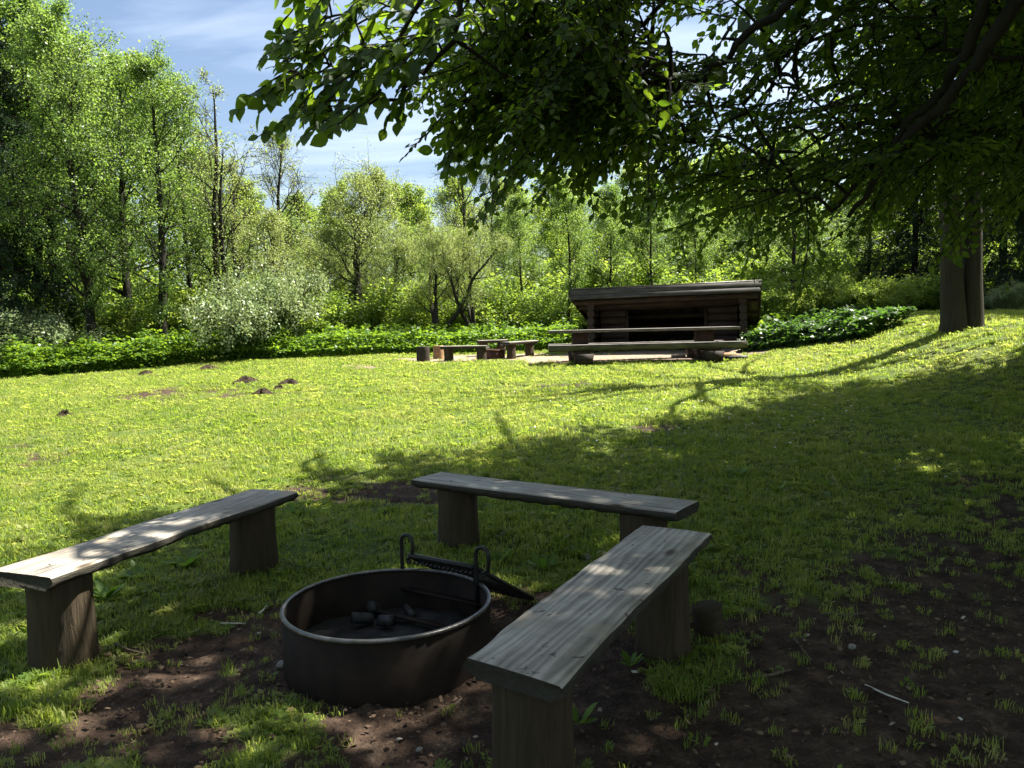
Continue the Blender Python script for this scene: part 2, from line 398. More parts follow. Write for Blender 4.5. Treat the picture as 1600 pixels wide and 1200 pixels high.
def grass_mat():
    m, t, o = newmat('grass_blade')
    g = t.nodes.new('ShaderNodeNewGeometry'); oi = t.nodes.new('ShaderNodeObjectInfo')
    n = noise(t, g.outputs['Position'], .9, 4); n2 = noise(t, g.outputs['Position'], 5.0, 3)
    f = mixc(t, .5, n.outputs[0], n2.outputs[0]); f = mixc(t, .2, f, oi.outputs['Random'])
    c = ramp(t, f, [(.28, (.05, .095, .014)), (.46, (.105, .145, .026)), (.62, (.17, .19, .045)), (.78, (.27, .24, .11))])
    tr = ramp(t, f, [(.28, (.23, .40, .025)), (.46, (.43, .56, .06)), (.62, (.60, .65, .12)), (.78, (.64, .58, .26))])
    p = t.nodes.new('ShaderNodeBsdfPrincipled'); p.inputs['Roughness'].default_value = .5; p.inputs['Specular IOR Level'].default_value = .3
    tl = t.nodes.new('ShaderNodeBsdfTranslucent'); x = t.nodes.new('ShaderNodeMixShader'); x.inputs[0].default_value = .45
    t.links.new(c.outputs[0], p.inputs['Base Color']); t.links.new(tr.outputs[0], tl.inputs[0])
    t.links.new(p.outputs[0], x.inputs[1]); t.links.new(tl.outputs[0], x.inputs[2]); t.links.new(x.outputs[0], o.inputs[0]); return m
M['grass'] = grass_mat()

# ---------------------------------------------------------------- ground
def build_ground():
    def axis(segs):
        r = []
        for a, b, s in segs: r.extend(np.arange(a, b - 1e-6, s).tolist())
        r.append(segs[-1][1]); return np.array(r)
    X = axis([(-900, -100, 100), (-100, -30, 7), (-30, -8, 1.0), (-8, -2.6, .2), (-2.6, 3.6, .045), (3.6, 10, .2), (10, 30, 1.0), (30, 100, 7), (100, 900, 100)])
    Y = axis([(-300, -20, 40), (-20, 0, 2.0), (0, 1.6, .3), (1.6, 7.5, .045), (7.5, 12, .15), (12, 34, .35), (34, 80, 4), (80, 1500, 120)])
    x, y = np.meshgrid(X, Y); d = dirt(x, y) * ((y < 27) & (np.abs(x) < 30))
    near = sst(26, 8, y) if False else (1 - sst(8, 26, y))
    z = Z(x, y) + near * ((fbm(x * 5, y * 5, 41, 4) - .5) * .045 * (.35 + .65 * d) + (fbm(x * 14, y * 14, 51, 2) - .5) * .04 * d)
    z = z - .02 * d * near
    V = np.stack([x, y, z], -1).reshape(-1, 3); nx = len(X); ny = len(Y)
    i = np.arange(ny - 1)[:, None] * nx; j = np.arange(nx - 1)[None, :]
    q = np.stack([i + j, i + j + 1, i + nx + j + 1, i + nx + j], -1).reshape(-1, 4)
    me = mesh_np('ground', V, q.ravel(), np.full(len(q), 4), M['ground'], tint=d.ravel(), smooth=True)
    o = link('ground', me); tag(o, 'gently rising meadow ground with bare trodden soil', None, None, 'structure'); return o
build_ground()

# ---------------------------------------------------------------- leaves
LEAF4 = (np.array([(0, 0, 0), (.33, .42, .05), (0, 1, -.03), (-.33, .42, .05)]), [(0, 1, 2, 3)])
LEAF6 = (np.array([(0, 0, 0), (.31, .24, .05), (.33, .58, .05), (0, 1.0, -.06), (-.33, .58, .05), (-.31, .24, .05)]), [(0, 1, 2, 3), (0, 3, 4, 5)])
LEAF10 = (np.array([(0, 0, 0), (.20, .13, .03), (.33, .34, .05), (.32, .58, .05), (.17, .83, .01), (0, 1.04, -.07), (-.17, .83, .01), (-.32, .58, .05), (-.33, .34, .05), (-.20, .13, .03), (0, .45, -.005)]),
          [(0, 1, 2, 10), (10, 2, 3, 4), (10, 4, 5), (0, 10, 8, 9), (10, 6, 7, 8), (10, 5, 6)])
NEEDLE = (np.array([(0, 0, 0), (.16, .45, .02), (0, 1, -.08), (-.16, .45, .02)]), [(0, 1, 2, 3)])
SLIM = (np.array([(0, 0, 0), (.18, .45, .04), (0, 1, -.05), (-.18, .45, .04)]), [(0, 1, 2, 3)])

def unit(A): return A / (np.linalg.norm(A, axis=1)[:, None] + 1e-9)

def leaf_frames(P, A, Nn):
    A = unit(A); Sd = unit(np.cross(A, Nn)); Nn = np.cross(Sd, A); return A, Sd, Nn

def leaf_mesh(name, P, A, Nn, size, tmpl, mat, tint):
    T, faces = tmpl; A, Sd, Nn = leaf_frames(P, A, Nn); size = np.broadcast_to(size, (len(P),))
    V = P[:, None, :] + size[:, None, None] * (T[None, :, 0, None] * Sd[:, None, :] + T[None, :, 1, None] * A[:, None, :] + T[None, :, 2, None] * Nn[:, None, :])
    k = len(T); base = np.arange(len(P))[:, None] * k
    lp = []; tot = []
    Fc = np.array([i for f in faces for i in f]); tt = np.array([len(f) for f in faces])
    loops = (base + Fc[None, :]).ravel(); totals = np.tile(tt, len(P))
    return mesh_np(name, V.reshape(-1, 3), loops, totals, mat, tint=np.repeat(tint, k))

# ---------------------------------------------------------------- trees of the wood
class Tree:
    def __init__(s, seed):
        s.rng = np.random.default_rng(seed); s.br = []; s.LP = []; s.LA = []
    def line(s, p, d, length, n, wob, trop):
        d = nrm(d); pts = [np.array(p, float)]
        for i in range(n):
            d = nrm(d + s.rng.normal(0, wob, 3) + np.array([0, 0, trop])); pts.append(pts[-1] + d * length / n)
        return np.array(pts)
    def add(s, pts, r0, r1, k): s.br.append((pts, np.linspace(r0, r1, len(pts)), k))
    def leaves(s, pts, n, spread):
        rng = s.rng; t = rng.uniform(.15, 1.05, n) * (len(pts) - 1); i = np.clip(t.astype(int), 0, len(pts) - 2); f = (t - i)[:, None]
        s.LP.append(pts[i] * (1 - f) + pts[i + 1] * f + rng.normal(0, spread, (n, 3)))
        s.LA.append((pts[i + 1] - pts[i]) / (np.linalg.norm(pts[i + 1] - pts[i], axis=1)[:, None] + 1e-6) * .6 + rng.normal(0, .6, (n, 3)) + np.array([0, 0, -.25]))
    def meshes(s, name, bark, leafm, size, tmpl=LEAF4):
        mb = MB()
        for pts, rad, k in s.br: mb.tube(pts, rad, k, cap=False)
        tm = mb.mesh(name + '_trunk', bark, smooth=True)
        P = np.concatenate(s.LP); A = np.concatenate(s.LA); rng = s.rng
        Nn = rng.normal(0, .75, (len(P), 3)) + np.array([0, 0, .8])
        cl = fbm(P[:, 0] * .9 + P[:, 2] * .55, P[:, 1] * .9 - P[:, 2] * .6, 5, 2)
        tint = np.clip(.5 * rng.random(len(P)) + .9 * (cl - .25), 0, 1)
        cm = leaf_mesh(name + '_crown', P, A, Nn, size * rng.uniform(.6, 1.3, len(P)), tmpl, leafm, tint)
        return tm, cm

def perp(rng, d, ang):                    # a direction at angle ang from d, random azimuth
    d = nrm(d); a = nrm(np.cross(d, rng.normal(0, 1, 3))); return nrm(d * math.cos(ang) + a * math.sin(ang))

def broadleaf(seed, H, r, clear, nl, spreadw, ang, sub, twg, lv, lsp, trop=.05, lean=(0, 0), bend=.05, top=.3, leafmin=.0, multi=1, tube_tw=3):
    t = Tree(seed); rng = t.rng
    for q in range(multi):
        d0 = np.array([lean[0], lean[1], 1.0]) + (rng.normal(0, .28, 3) * np.array([1, 1, 0]) if multi > 1 else 0)
        hh = H * (1 if q == 0 else rng.uniform(.7, .95))
        tr = t.line((rng.normal(0, .12) if multi > 1 else 0, rng.normal(0, .12) if multi > 1 else 0, -.2), d0, hh, 14, bend, .06)
        rad = r * (1 - np.linspace(0, 1, 15)) ** .75 + .012; rad[0] *= 1.35; rad[1] *= 1.08
        t.br.append((tr, rad, 8))
        nlq = max(6, nl // multi)
        for i in range(nlq):
            u = clear + (1 - clear) * ((i + rng.random()) / nlq) ** .85
            x = u * 14; k = min(int(x), 13); p = tr[k] + (tr[k + 1] - tr[k]) * (x - k)
            prof = (math.sin(math.pi * min(1, max(0, (u - clear) / (1 - clear))) ** .75) ** .7) * (1 - top) + top * (1 - u)
            ln = spreadw * max(.22, prof) * rng.uniform(.7, 1.2)
            d = perp(rng, tr[k + 1] - tr[k], R(ang) * (1.15 - .45 * u) * rng.uniform(.8, 1.2))
            lb = t.line(p, d, ln, 6, .10, trop); rb = max(.012, .42 * rad[k] * rng.uniform(.6, 1))
            t.add(lb, rb, .008, 5)
            for j in range(sub):
                y = rng.uniform(.25, 1.0) * 6; kk = min(int(y), 5); p2 = lb[kk] + (lb[kk + 1] - lb[kk]) * (y - kk)
                l2 = ln * rng.uniform(.25, .5)
                sb = t.line(p2, perp(rng, lb[kk + 1] - lb[kk], R(rng.uniform(30, 65))), l2, 4, .16, trop * .7)
                t.add(sb, max(.009, rb * .4), .005, 4)
                for m in range(twg):
                    z = rng.uniform(.2, 1.0) * 4; k3 = min(int(z), 3); p3 = sb[k3] + (sb[k3 + 1] - sb[k3]) * (z - k3)
                    tw = t.line(p3, perp(rng, sb[k3 + 1] - sb[k3], R(rng.uniform(25, 60))), max(.25, l2 * rng.uniform(.4, .8)), 3, .2, trop * .4)
                    if tube_tw: t.add(tw, .007, .003, tube_tw)
                    if rng.random() >= leafmin: t.leaves(tw, max(2, int(rng.poisson(lv))), lsp)
    return t

def spruce(seed, H, r0, leafn=26):
    t = Tree(seed); rng = t.rng
    tr = t.line((0, 0, -.2), (0, 0, 1), H, 14, .012, .05); t.br.append((tr, .16 * (1 - np.linspace(0, 1, 15)) + .015, 7))
    z = 1.0
    while z < H - .2:
        nb = 5 + int(rng.integers(0, 3)); rr = r0 * (1 - z / H) ** .8 + .12
        for b in range(nb):
            a = rng.random() * 2 * math.pi; ln = rr * rng.uniform(.75, 1.15)
            x = (z + .2) / H * 14; k = min(int(x), 13); p = tr[k] + (tr[k + 1] - tr[k]) * (x - k)
            lb = t.line(p, (math.cos(a), math.sin(a), -.12 if z < H * .7 else .35), ln, 6, .05, -.05)
            lb[-1][2] += .08 * ln; t.add(lb, .022, .005, 4)
            for m in range(max(3, int(ln / .2))):
                y = rng.uniform(.12, 1) * 6; kk = min(int(y), 5); p2 = lb[kk] + (lb[kk + 1] - lb[kk]) * (y - kk)
                side = nrm(np.cross(lb[kk + 1] - lb[kk], (0, 0, 1))) * rng.choice([-1, 1])
                tw = t.line(p2, nrm(lb[kk + 1] - lb[kk]) * .6 + side * .7 + np.array([0, 0, -.5]), min(.75, .28 * ln + .15), 3, .1, -.25)
                t.leaves(tw, leafn, .035)
        z += rng.uniform(.28, .45)
    return t

def bush(seed, H, W, stems, lv, lsp):
    t = Tree(seed); rng = t.rng
    for q in range(stems):
        a = rng.random() * 2 * math.pi; rad = rng.random() ** .6
        d = np.array([math.cos(a) * rad * W / H, math.sin(a) * rad * W / H, 1.0])
        st = t.line((.2 * math.cos(a) * rad, .2 * math.sin(a) * rad, -.1), d, H * rng.uniform(.75, 1.05) * (1.0 - .1 * rad), 7, .10, -.01)
        t.add(st, .03, .006, 5)
        for j in range(10):
            y = rng.uniform(.12, 1) * 7; k = min(int(y), 6); p = st[k] + (st[k + 1] - st[k]) * (y - k)
            sb = t.line(p, perp(rng, st[k + 1] - st[k], R(rng.uniform(35, 75))), H * rng.uniform(.18, .4), 4, .16, .02)
            t.add(sb, .011, .004, 3)
            for m in range(4):
                z = rng.uniform(.2, 1) * 4; k3 = min(int(z), 3); p3 = sb[k3] + (sb[k3 + 1] - sb[k3]) * (z - k3)
                tw = t.line(p3, perp(rng, sb[k3 + 1] - sb[k3], R(50)), .3, 2, .2, 0); t.leaves(tw, lv, lsp)
    return t

V = {}
V['alder'] = [broadleaf(101 + i, 13, .19, .16, 46, 3.4, 62, 6, 5, 21, .12, .05, (ln, 0), .035).meshes('alder', M['bark'], M['alder'], .09)
              for i, ln in enumerate((-.06, .03, .0))]
V['slim'] = [broadleaf(141 + i, 11, .12, .24, 38, 2.7, 58, 6, 5, 18, .13, .06, (ln, 0), .05).meshes('slim', M['bark'], M['alder'], .096)
             for i, ln in enumerate((-.03, .05))]
V['willow'] = [broadleaf(161 + i, 7.5, .17, .30, 32, 3.2, 60, 7, 6, 18, .13, .08, (ln, .03), .14, multi=mu).meshes('willow', M['bark_willow'], M['willow'], .10, SLIM)
               for i, (ln, mu) in enumerate(((-.42, 1), (.10, 3), (-.05, 2)))]
V['sparse'] = [broadleaf(181 + i, 11, .16, .22, 36, 3.2, 42, 7, 5, 5, .10, .05, (0, 0), .06, multi=mu, leafmin=.25).meshes('sparse', M['bark_willow'], M['willow'], .085)
               for i, mu in enumerate((3, 1))]
V['round'] = [broadleaf(201 + i, 12, .2, .12, 44, 3.9, 66, 6, 5, 17, .17, .04, (0, 0), .05, tube_tw=0).meshes('round', M['bark'], M['round'], .15) for i in range(2)]
V['spruce'] = [spruce(221, 13, 2.6).meshes('spruce', M['bark'], M['needle'], .16, NEEDLE)]
V['bush'] = [bush(231, 2.6, 2.0, 26, 22, .10).meshes('bush', M['bark_willow'], M['shrub'], .085), bush(233, 2.6, 2.4, 24, 20, .11).meshes('bush', M['bark'], M['round'], .11)]
VH = {'alder': 13, 'slim': 11, 'willow': 7.5, 'sparse': 11, 'round': 12, 'spruce': 13, 'bush': 2.6}

LAND = [(0, 'the far left edge'), (62, 'the half hidden dark spruce'), (92, 'the alder between spruce and leaning trunk'), (152, 'the thick leaning alder trunk'), (207, 'the straight alder beside the leaning trunk'),
        (256, 'the right-hand tall alder'), (312, 'the slender light green alder'), (366, 'the grey many-stemmed willow'), (392, 'the big silvery bush'), (425, 'the thin-twigged grey tree'), (480, 'the pale willow thicket'), (566, 'the crooked leaning willow'),
        (603, 'the forked low willow'), (661, 'the log stools'), (686, 'the V-stemmed young willow'), (744, 'the slim-stemmed young willow'), (774, 'the rusty far fire ring'), (826, 'the yellow-green young alder'), (889, 'the left end of the shelter roof'),
        (960, 'the left part of the shelter roof'), (1026, 'the middle of the shelter roof'), (1092, 'the right part of the shelter roof'), (1165, 'the right corner of the shelter'), (1236, 'the dark trunk beside the shelter'), (1345, 'the dark bramble bank'),
        (1428, 'the spruce left of the twin trunk'), (1500, 'the twin trunk'), (1566, 'the spruce right of the twin trunk'), (1640, 'the right edge')]
TAKEN = set()
def where(base, px):                       # base + how it stands to the nearest landmark nobody has claimed yet
    for x, nm in sorted(LAND, key=lambda q: abs(q[0] - px)):
        wd = 'behind' if abs(px - x) < 16 and 'edge' not in nm else ('near' if 'edge' in nm else ('left of' if px < x else 'right of'))
        lab = base + ' ' + wd + ' ' + nm
        if lab not in TAKEN: TAKEN.add(lab); return lab

def plant(name, kind, var, px, d, ytop, label, group, rz=0.0, wide=1.0, cat='tree'):
    g = at(px, 540, d); x, y = g[0], g[1]; z = float(Z(x, y))
    top = at(px, ytop, d)[2]; s = (top - z) / VH[kind]
    t = empty(name, (x, y, z), label, cat, group, rz)
    t.scale = (s * wide, s * wide, s)
    tm, cm = V[kind][var % len(V[kind])]
    link('trunk' if cat == 'tree' else 'stem', tm, t); link('crown' if cat == 'tree' else 'foliage', cm, t)
    return t

GW = 'trees at the edge of the wood'
plant('alder_tree', 'alder', 0, 152, 26.5, 25, 'tall alder with thick dark leaning trunk above the left nettle bank', GW, 0.0)
plant('alder_tree', 'alder', 1, 207, 28.5, 60, 'tall alder with straight dark stem, second right of the thick leaning trunk', GW, 1.1)
plant('alder_tree', 'alder', 2, 256, 27.0, 80, 'tall alder with dark stem forming the right shoulder of the high left crowns', GW, 2.7, .95)
plant('alder_tree', 'alder', 1, 92, 30.0, 0, 'tall leafy alder standing between the dark spruce and the leaning trunk', GW, 4.0)
plant('alder_tree', 'slim', 0, 312, 31.0, 130, 'slender light green alder beside the bare grey willow', GW, .4, .85)
plant('alder_tree', 'slim', 1, 48, 28.5, 120, 'bushy green alder on the far left edge over the pale bush', GW, 2.0, 1.2)
plant('bare_willow', 'sparse', 0, 366, 29.5, 140, 'grey half-bare willow of many thin upright stems against the sky', GW, .5)
plant('bare_willow', 'sparse', 1, 425, 33.0, 205, 'grey half-bare tree with thin twigs, behind the silvery bush', GW, 2.2, 1.1)
plant('willow_tree', 'willow', 0, 566, 29.0, 250, 'silvery willow with dark crooked trunk leaning left', GW, .0)
plant('willow_tree', 'willow', 2, 603, 29.5, 325, 'low silvery willow with dark forked trunk right of the leaning willow', GW, 1.2)
plant('willow_tree', 'willow', 1, 686, 26.0, 345, 'young pale willow with V-shaped stems behind the stump seats', GW, .3)
plant('willow_tree', 'willow', 1, 744, 26.5, 350, 'young pale willow with slim dark stems behind the far fire ring', GW, 2.4, .9)
plant('willow_tree', 'willow', 2, 480, 32.0, 325, 'pale willow thicket rising between silvery bush and leaning willow', GW, 3.3, 1.1)
plant('bare_tree', 'sparse', 1, 733, 45, 195, 'thin half-bare tree rising highest against the pale sky', GW, .2, .8)
plant('bare_tree', 'sparse', 1, 768, 47, 215, 'thin half-bare tree partly behind hanging leaves in the sky gap', GW, 3.0, .8)
plant('young_alder', 'slim', 0, 826, 29, 310, 'yellow-green young alder left of the shelter roof', GW, 1.0)
plant('young_alder', 'slim', 1, 889, 26.5, 285, 'slim dark-stemmed alder close to the left end of the shelter roof', GW, 2.6)
plant('young_alder', 'slim', 0, 945, 29, 290, 'light green alder rising behind the left part of the shelter roof', GW, 4.1)
plant('young_alder', 'slim', 1, 1026, 27.5, 290, 'dark-stemmed alder rising behind the middle of the shelter roof', GW, 5.0)
plant('young_alder', 'slim', 0, 1092, 30, 300, 'light green alder rising behind the right part of the shelter roof', GW, 5.6, 1.1)
plant('young_alder', 'alder', 2, 1236, 25, 200, 'alder with dark trunk just right of the shelter', GW, 1.6, .9)
plant('young_alder', 'slim', 1, 1165, 32, 290, 'leafy alder seen over the right corner of the shelter', GW, .7, 1.2)
plant('young_alder', 'slim', 0, 1345, 28, 260, 'light green tree behind the dark bramble bank right of the shelter', GW, 2.9, 1.2)
plant('spruce_tree', 'spruce', 0, 2, 27, -40, 'tall dark spruce at the far left edge of the wood', GW, 0.0)
plant('spruce_tree', 'spruce', 0, 62, 38, 10, 'dark spruce half hidden behind the left alders', GW, 1.0)
plant('spruce_tree', 'spruce', 0, 1566, 24, 60, 'spruce with drooping boughs behind the twin trunk, right side', GW, 2.0, 1.2)
plant('spruce_tree', 'spruce', 0, 1428, 27, 80, 'spruce with drooping boughs left of the twin trunk', GW, 3.0, 1.15)
# trees beyond the right edge of the view and behind the viewer, which shade the place
for i, (kind, x, y, h_) in enumerate((('round', 19.5, 22, 14), ('alder', 17.5, 27, 14), ('round', 24, 18, 15), ('round', 20, 12, 14), ('round', -5.5, -8.5, 13), ('round', 13, -4, 13))):
    t = empty('shade_tree', (x, y, float(Z(x, y))), ('leafy tree beyond the right edge, level with the wood behind', 'tall alder beyond the right edge, farthest back in the wood', 'leafy tree beyond the right edge, farthest out to the side', 'leafy tree beyond the right edge, nearer than the twin trunk', 'leafy tree behind the viewer, on the left bench side', 'leafy tree behind the viewer, on the great beech side')[i], 'tree', 'trees around the edge of the view', i * 1.3); k_ = h_ / VH[kind]; t.scale = (k_ * 1.15, k_ * 1.15, k_)
    tm, cm = V[kind][i % len(V[kind])]; link('trunk', tm, t); link('crown', cm, t)
# far rank of the wood
GB = 'trees deeper in the wood'
rng = np.random.default_rng(5)
FAR = 'leafy green tree standing deeper in the wood behind the clearing'
for i, (px, d, yt) in enumerate(((-60, 42, 20), (130, 44, 90), (225, 46, 120), (300, 44, 240), (390, 50, 290), (470, 52, 310), (545, 56, 300), (610, 58, 298), (655, 55, 300), (705, 60, 290),
                                 (790, 57, 290), (850, 50, 275), (915, 52, 270), (985, 50, 260), (1055, 48, 250), (1130, 46, 240), (1210, 48, 230), (1290, 42, 220), (1370, 44, 230), (1470, 42, 220), (1545, 46, 240), (1640, 40, 220))):
    plant('broadleaf_tree', 'round', i, px, d, yt, where('broad green tree deep in the wood,', px), GB, rng.random() * 6, 1.1)
for i, (px, d, yt) in enumerate(((340, 38, 300), (930, 34, 320), (1050, 34, 310), (1130, 35, 300), (1200, 35, 290), (1330, 35, 290), (1420, 36, 290), (1560, 36, 280), (440, 40, 340), (520, 38, 350), (640, 36, 360), (720, 37, 365), (800, 36, 340), (870, 38, 330), (1000, 37, 330), (1070, 36, 330), (1275, 33, 330), (1500, 33, 330), (180, 36, 300), (60, 36, 330))):
    plant('understorey_tree', 'round' if i % 2 else 'slim', i, px, d, yt, where('low leafy tree inside the wood,', px), 'understorey trees of the wood', rng.random() * 6, 1.25)
GS = 'bushes along the foot of the wood'
plant('silver_bush', 'bush', 0, 412, 25.6, 405, 'big round silvery-white bush above the left nettle bank', GS, .3, .84, 'bush')
plant('silver_bush', 'bush', 0, 28, 25.6, 466, 'pale green bush at the far left edge above the nettles', GS, 2.0, 1.25, 'bush')
plant('silver_bush', 'bush', 0, 1575, 22, 440, 'pale silvery bush behind the twin trunk at the right edge', GS, 4.0, 1.2, 'bush')
for i, (px, d, yt) in enumerate(((100, 29, 455), (190, 30, 450), (290, 29, 450), (500, 28, 455), (640, 29, 440), (780, 28.5, 450), (850, 28, 450), (1215, 25.5, 440), (1300, 25, 430), (1375, 24, 435), (1450, 25, 430), (1620, 27, 430), (240, 33, 430), (940, 30, 440), (1080, 31, 430), (560, 31, 440), (710, 32, 430), (1130, 27, 440), (1180, 29, 400), (1250, 29, 390), (1330, 30, 390), (1400, 30, 385), (1480, 29, 380), (1540, 29, 390), (1600, 31, 380), (1010, 30, 400), (900, 33, 400), (140, 34, 420), (50, 33, 430), (340, 33, 420), (450, 33, 430))):
    plant('green_bush', 'bush', 1, px, d, yt, where('green bush between the trunks,', px), 'green bushes between the trunks', rng.random() * 6, 1.35, 'bush')

# ---------------------------------------------------------------- nettle banks
def bank(name, label, pts, hgt, depth, n, mat, size, seed):
    rng = np.random.default_rng(seed); P2 = np.array([hitg(px, py)[:2] for px, py in pts])
    seg = np.linalg.norm(np.diff(P2, axis=0), axis=1); cum = np.concatenate(([0], np.cumsum(seg)))
    u = rng.random(n) * cum[-1]; x = np.interp(u, cum, P2[:, 0]); y = np.interp(u, cum, P2[:, 1])
    k = np.clip(np.searchsorted(cum, u) - 1, 0, len(seg) - 1); tg = unit(np.diff(P2, axis=0))[k]
    nr = np.stack([-tg[:, 1], tg[:, 0]], 1); nr *= np.sign(nr[:, 1])[:, None]
    v = rng.random(n) ** 1.2
    edge = .35 * (fbm(u * 1.3, u * 0 + 3, seed, 3) - .5)
    edge = edge - .35
    x = x + nr[:, 0] * (v * depth + edge); y = y + nr[:, 1] * (v * depth + edge)
    hh = hgt * (.72 + .55 * (fbm(x * .9, y * .9, seed + 3, 4) - .3) + .3 * sst(.66, .8, fbm(x * 5, y * 5, seed + 8, 2))) * (.45 + .55 * sst(0, .22, v))
    zf = np.where(rng.random(n) < .55, 1 - .22 * rng.random(n) ** 1.5, rng.random(n))
    zz = Z(x, y) + hh * zf
    P = np.stack([x, y, zz], 1)
    A = rng.normal(0, 1, (n, 3)) * np.array([1, 1, .35]) + np.array([0, -.2, -.15]); Nn = rng.normal(0, .45, (n, 3)) + np.array([0, 0, 1])
    me = leaf_mesh(name, P, A, Nn, size * rng.uniform(.6, 1.35, n), LEAF4, mat, rng.random(n) * .7 + .3 * zf)
    # stems
    return tag(link(name, me), label, None, None, 'stuff')
bank('nettle_bank', 'dense bright green nettles along the left edge of the meadow', [(-60, 598), (0, 592), (120, 585), (230, 576), (330, 566), (440, 560)], 1.0, 2.4, 38000, M['nettle'], .11, 61)
bank('nettle_bank', 'low green nettles behind the stump seats and far fire ring', [(425, 560), (520, 557), (640, 553), (760, 551), (905, 545)], .72, 2.4, 26000, M['nettle'], .11, 62)
bank('bramble_bank', 'dark green bramble bank between shelter and twin-trunk tree', [(1165, 546), (1240, 538), (1320, 529), (1375, 524)], .5, 1.5, 17000, M['bramble'], .10, 63)
bank('woodland_undergrowth', 'leafy undergrowth covering the floor of the wood', [(-120, 551), (200, 545), (500, 541), (800, 536), (1190, 526)], .42, 9.0, 26000, M['nettle'], .22, 64)

# ---------------------------------------------------------------- great overhanging beech and the twin-trunk tree
class Canopy:
    def __init__(s, seed):
        s.rng = np.random.default_rng(seed); s.mb = MB(); s.nodes = []; s.P = []; s.A = []; s.N = []; s.S = []
    def limb(s, pts, r0, r1, k=7, sub=5):
        pts = np.asarray(pts, float); n = len(pts); t = np.linspace(0, n - 1, (n - 1) * sub + 1); q = []
        for x in t:                        # Catmull-Rom
            i = min(int(x), n - 2); f = x - i
            p0, p1, p2, p3 = pts[max(i - 1, 0)], pts[i], pts[i + 1], pts[min(i + 2, n - 1)]
            q.append(.5 * ((2 * p1) + (-p0 + p2) * f + (2 * p0 - 5 * p1 + 4 * p2 - p3) * f * f + (-p0 + 3 * p1 - 3 * p2 + p3) * f ** 3))
        q = np.array(q); q[1:-1] += s.rng.normal(0, .02, (len(q) - 2, 3))
        s.mb.tube(q, np.linspace(r0, r1, len(q)), k, cap=True); s.nodes.extend([p for p in q[len(q) // 5:]])
    def spray(s, o, d, length, lsize, gap, nrmv, droop=.10):
        rng = s.rng; d = nrm(d); nv = nrm(np.asarray(nrmv, float) - d * np.dot(nrmv, d))
        n = 7; pts = [np.array(o, float)]; dd = d
        for i in range(n):
            dd = nrm(dd + rng.normal(0, .10, 3) + np.array([0, 0, -droop * .5])); pts.append(pts[-1] + dd * length / n)
        pts = np.array(pts); s.mb.tube(pts, np.linspace(.008, .003, n + 1), 3, cap=False)
        twigs = [pts]
        m = int(length / .11)
        for j in range(m):
            x = (.08 + .88 * j / m) * n; k = min(int(x), n - 1); p = pts[k] + (pts[k + 1] - pts[k]) * (x - k)
            ax = nrm(pts[k + 1] - pts[k]); sd = np.cross(ax, nv) * (1 if j % 2 else -1)
            l2 = (.16 + .42 * (1 - x / n)) * length * rng.uniform(.5, 1.1) * .8
            dd = nrm(ax * .75 + sd * .75 + rng.normal(0, .16, 3) + np.array([0, 0, -droop])); q = [p]
            for i in range(3):
                dd = nrm(dd + rng.normal(0, .12, 3) + np.array([0, 0, -droop * .6])); q.append(q[-1] + dd * l2 / 3)
            q = np.array(q); twigs.append(q)
            if lsize < .15: s.mb.tube(q, np.linspace(.0045, .002, 4), 3, cap=False)
        for q in twigs:
            sl = np.linalg.norm(q[-1] - q[0]); c = max(2, int(sl / gap)); t = (np.arange(c) + rng.random(c) * .5 + .35) / c * (len(q) - 1); t = np.minimum(t, len(q) - 1 - 1e-4)
            k = t.astype(int); f = (t - k)[:, None]; P = q[k] * (1 - f) + q[k + 1] * f; ax = unit(q[k + 1] - q[k])
            sg = np.where(np.arange(c) % 2, 1.0, -1.0)[:, None]; sd = np.cross(ax, nv) * sg
            s.P.append(P); s.A.append(ax * .75 + sd * .75 + rng.normal(0, .25, (c, 3)) + np.array([0, 0, -.28])); s.N.append(nv + rng.normal(0, .38, (c, 3))); s.S.append(lsize * rng.uniform(.65, 1.2, c))
    def attach(s, o, r=.016):
        nd = np.array(s.nodes); o = np.asarray(o, float); k = int(np.argmin(np.linalg.norm(nd - o, axis=1) + .4 * np.clip(o[2] - nd[:, 2] - .3, 0, 9))); a = nd[k]
        L_ = np.linalg.norm(o - a)
        if L_ > .05:
            mid = (a + o) / 2 + np.array([0, 0, .12 * L_]) + s.rng.normal(0, .05 * L_, 3)
            t = np.linspace(0, 1, 6)[:, None]; q = a * (1 - t) ** 2 + 2 * mid * t * (1 - t) + o * t ** 2
            s.mb.tube(q, np.linspace(min(.03, r + .006 * L_), .008, 6), 4, cap=False); s.nodes.extend([q[2], q[3], q[4], q[5]])
        return a

EDGE = np.array([(670, 60), (700, 110), (760, 190), (800, 230), (860, 235), (960, 225), (1040, 305), (1130, 345), (1230, 385), (1300, 345), (1400, 300), (1480, 300), (1640, 310)], float)

_SB = np.array([hitg(a, b)[:2] for a, b in ((60, 990), (250, 940), (430, 868), (560, 800), (650, 760), (720, 718), (860, 690), (1000, 665), (1150, 640), (1240, 606), (1440, 592), (1590, 560))])
_SB = np.concatenate([[(-4.5, 2.2)], _SB, [(16, 19)]])
def shades(p):                             # does the shadow of p stay inside the shade the photograph shows
    z0 = .3; gx = p[0] - S[0] / S[2] * (p[2] - z0); gy = p[1] - S[1] / S[2] * (p[2] - z0)
    return gy < np.interp(gx, _SB[:, 0], _SB[:, 1]) - .85 and (gx > -1.15 or (gy < 2.7 and gx > -3.2))

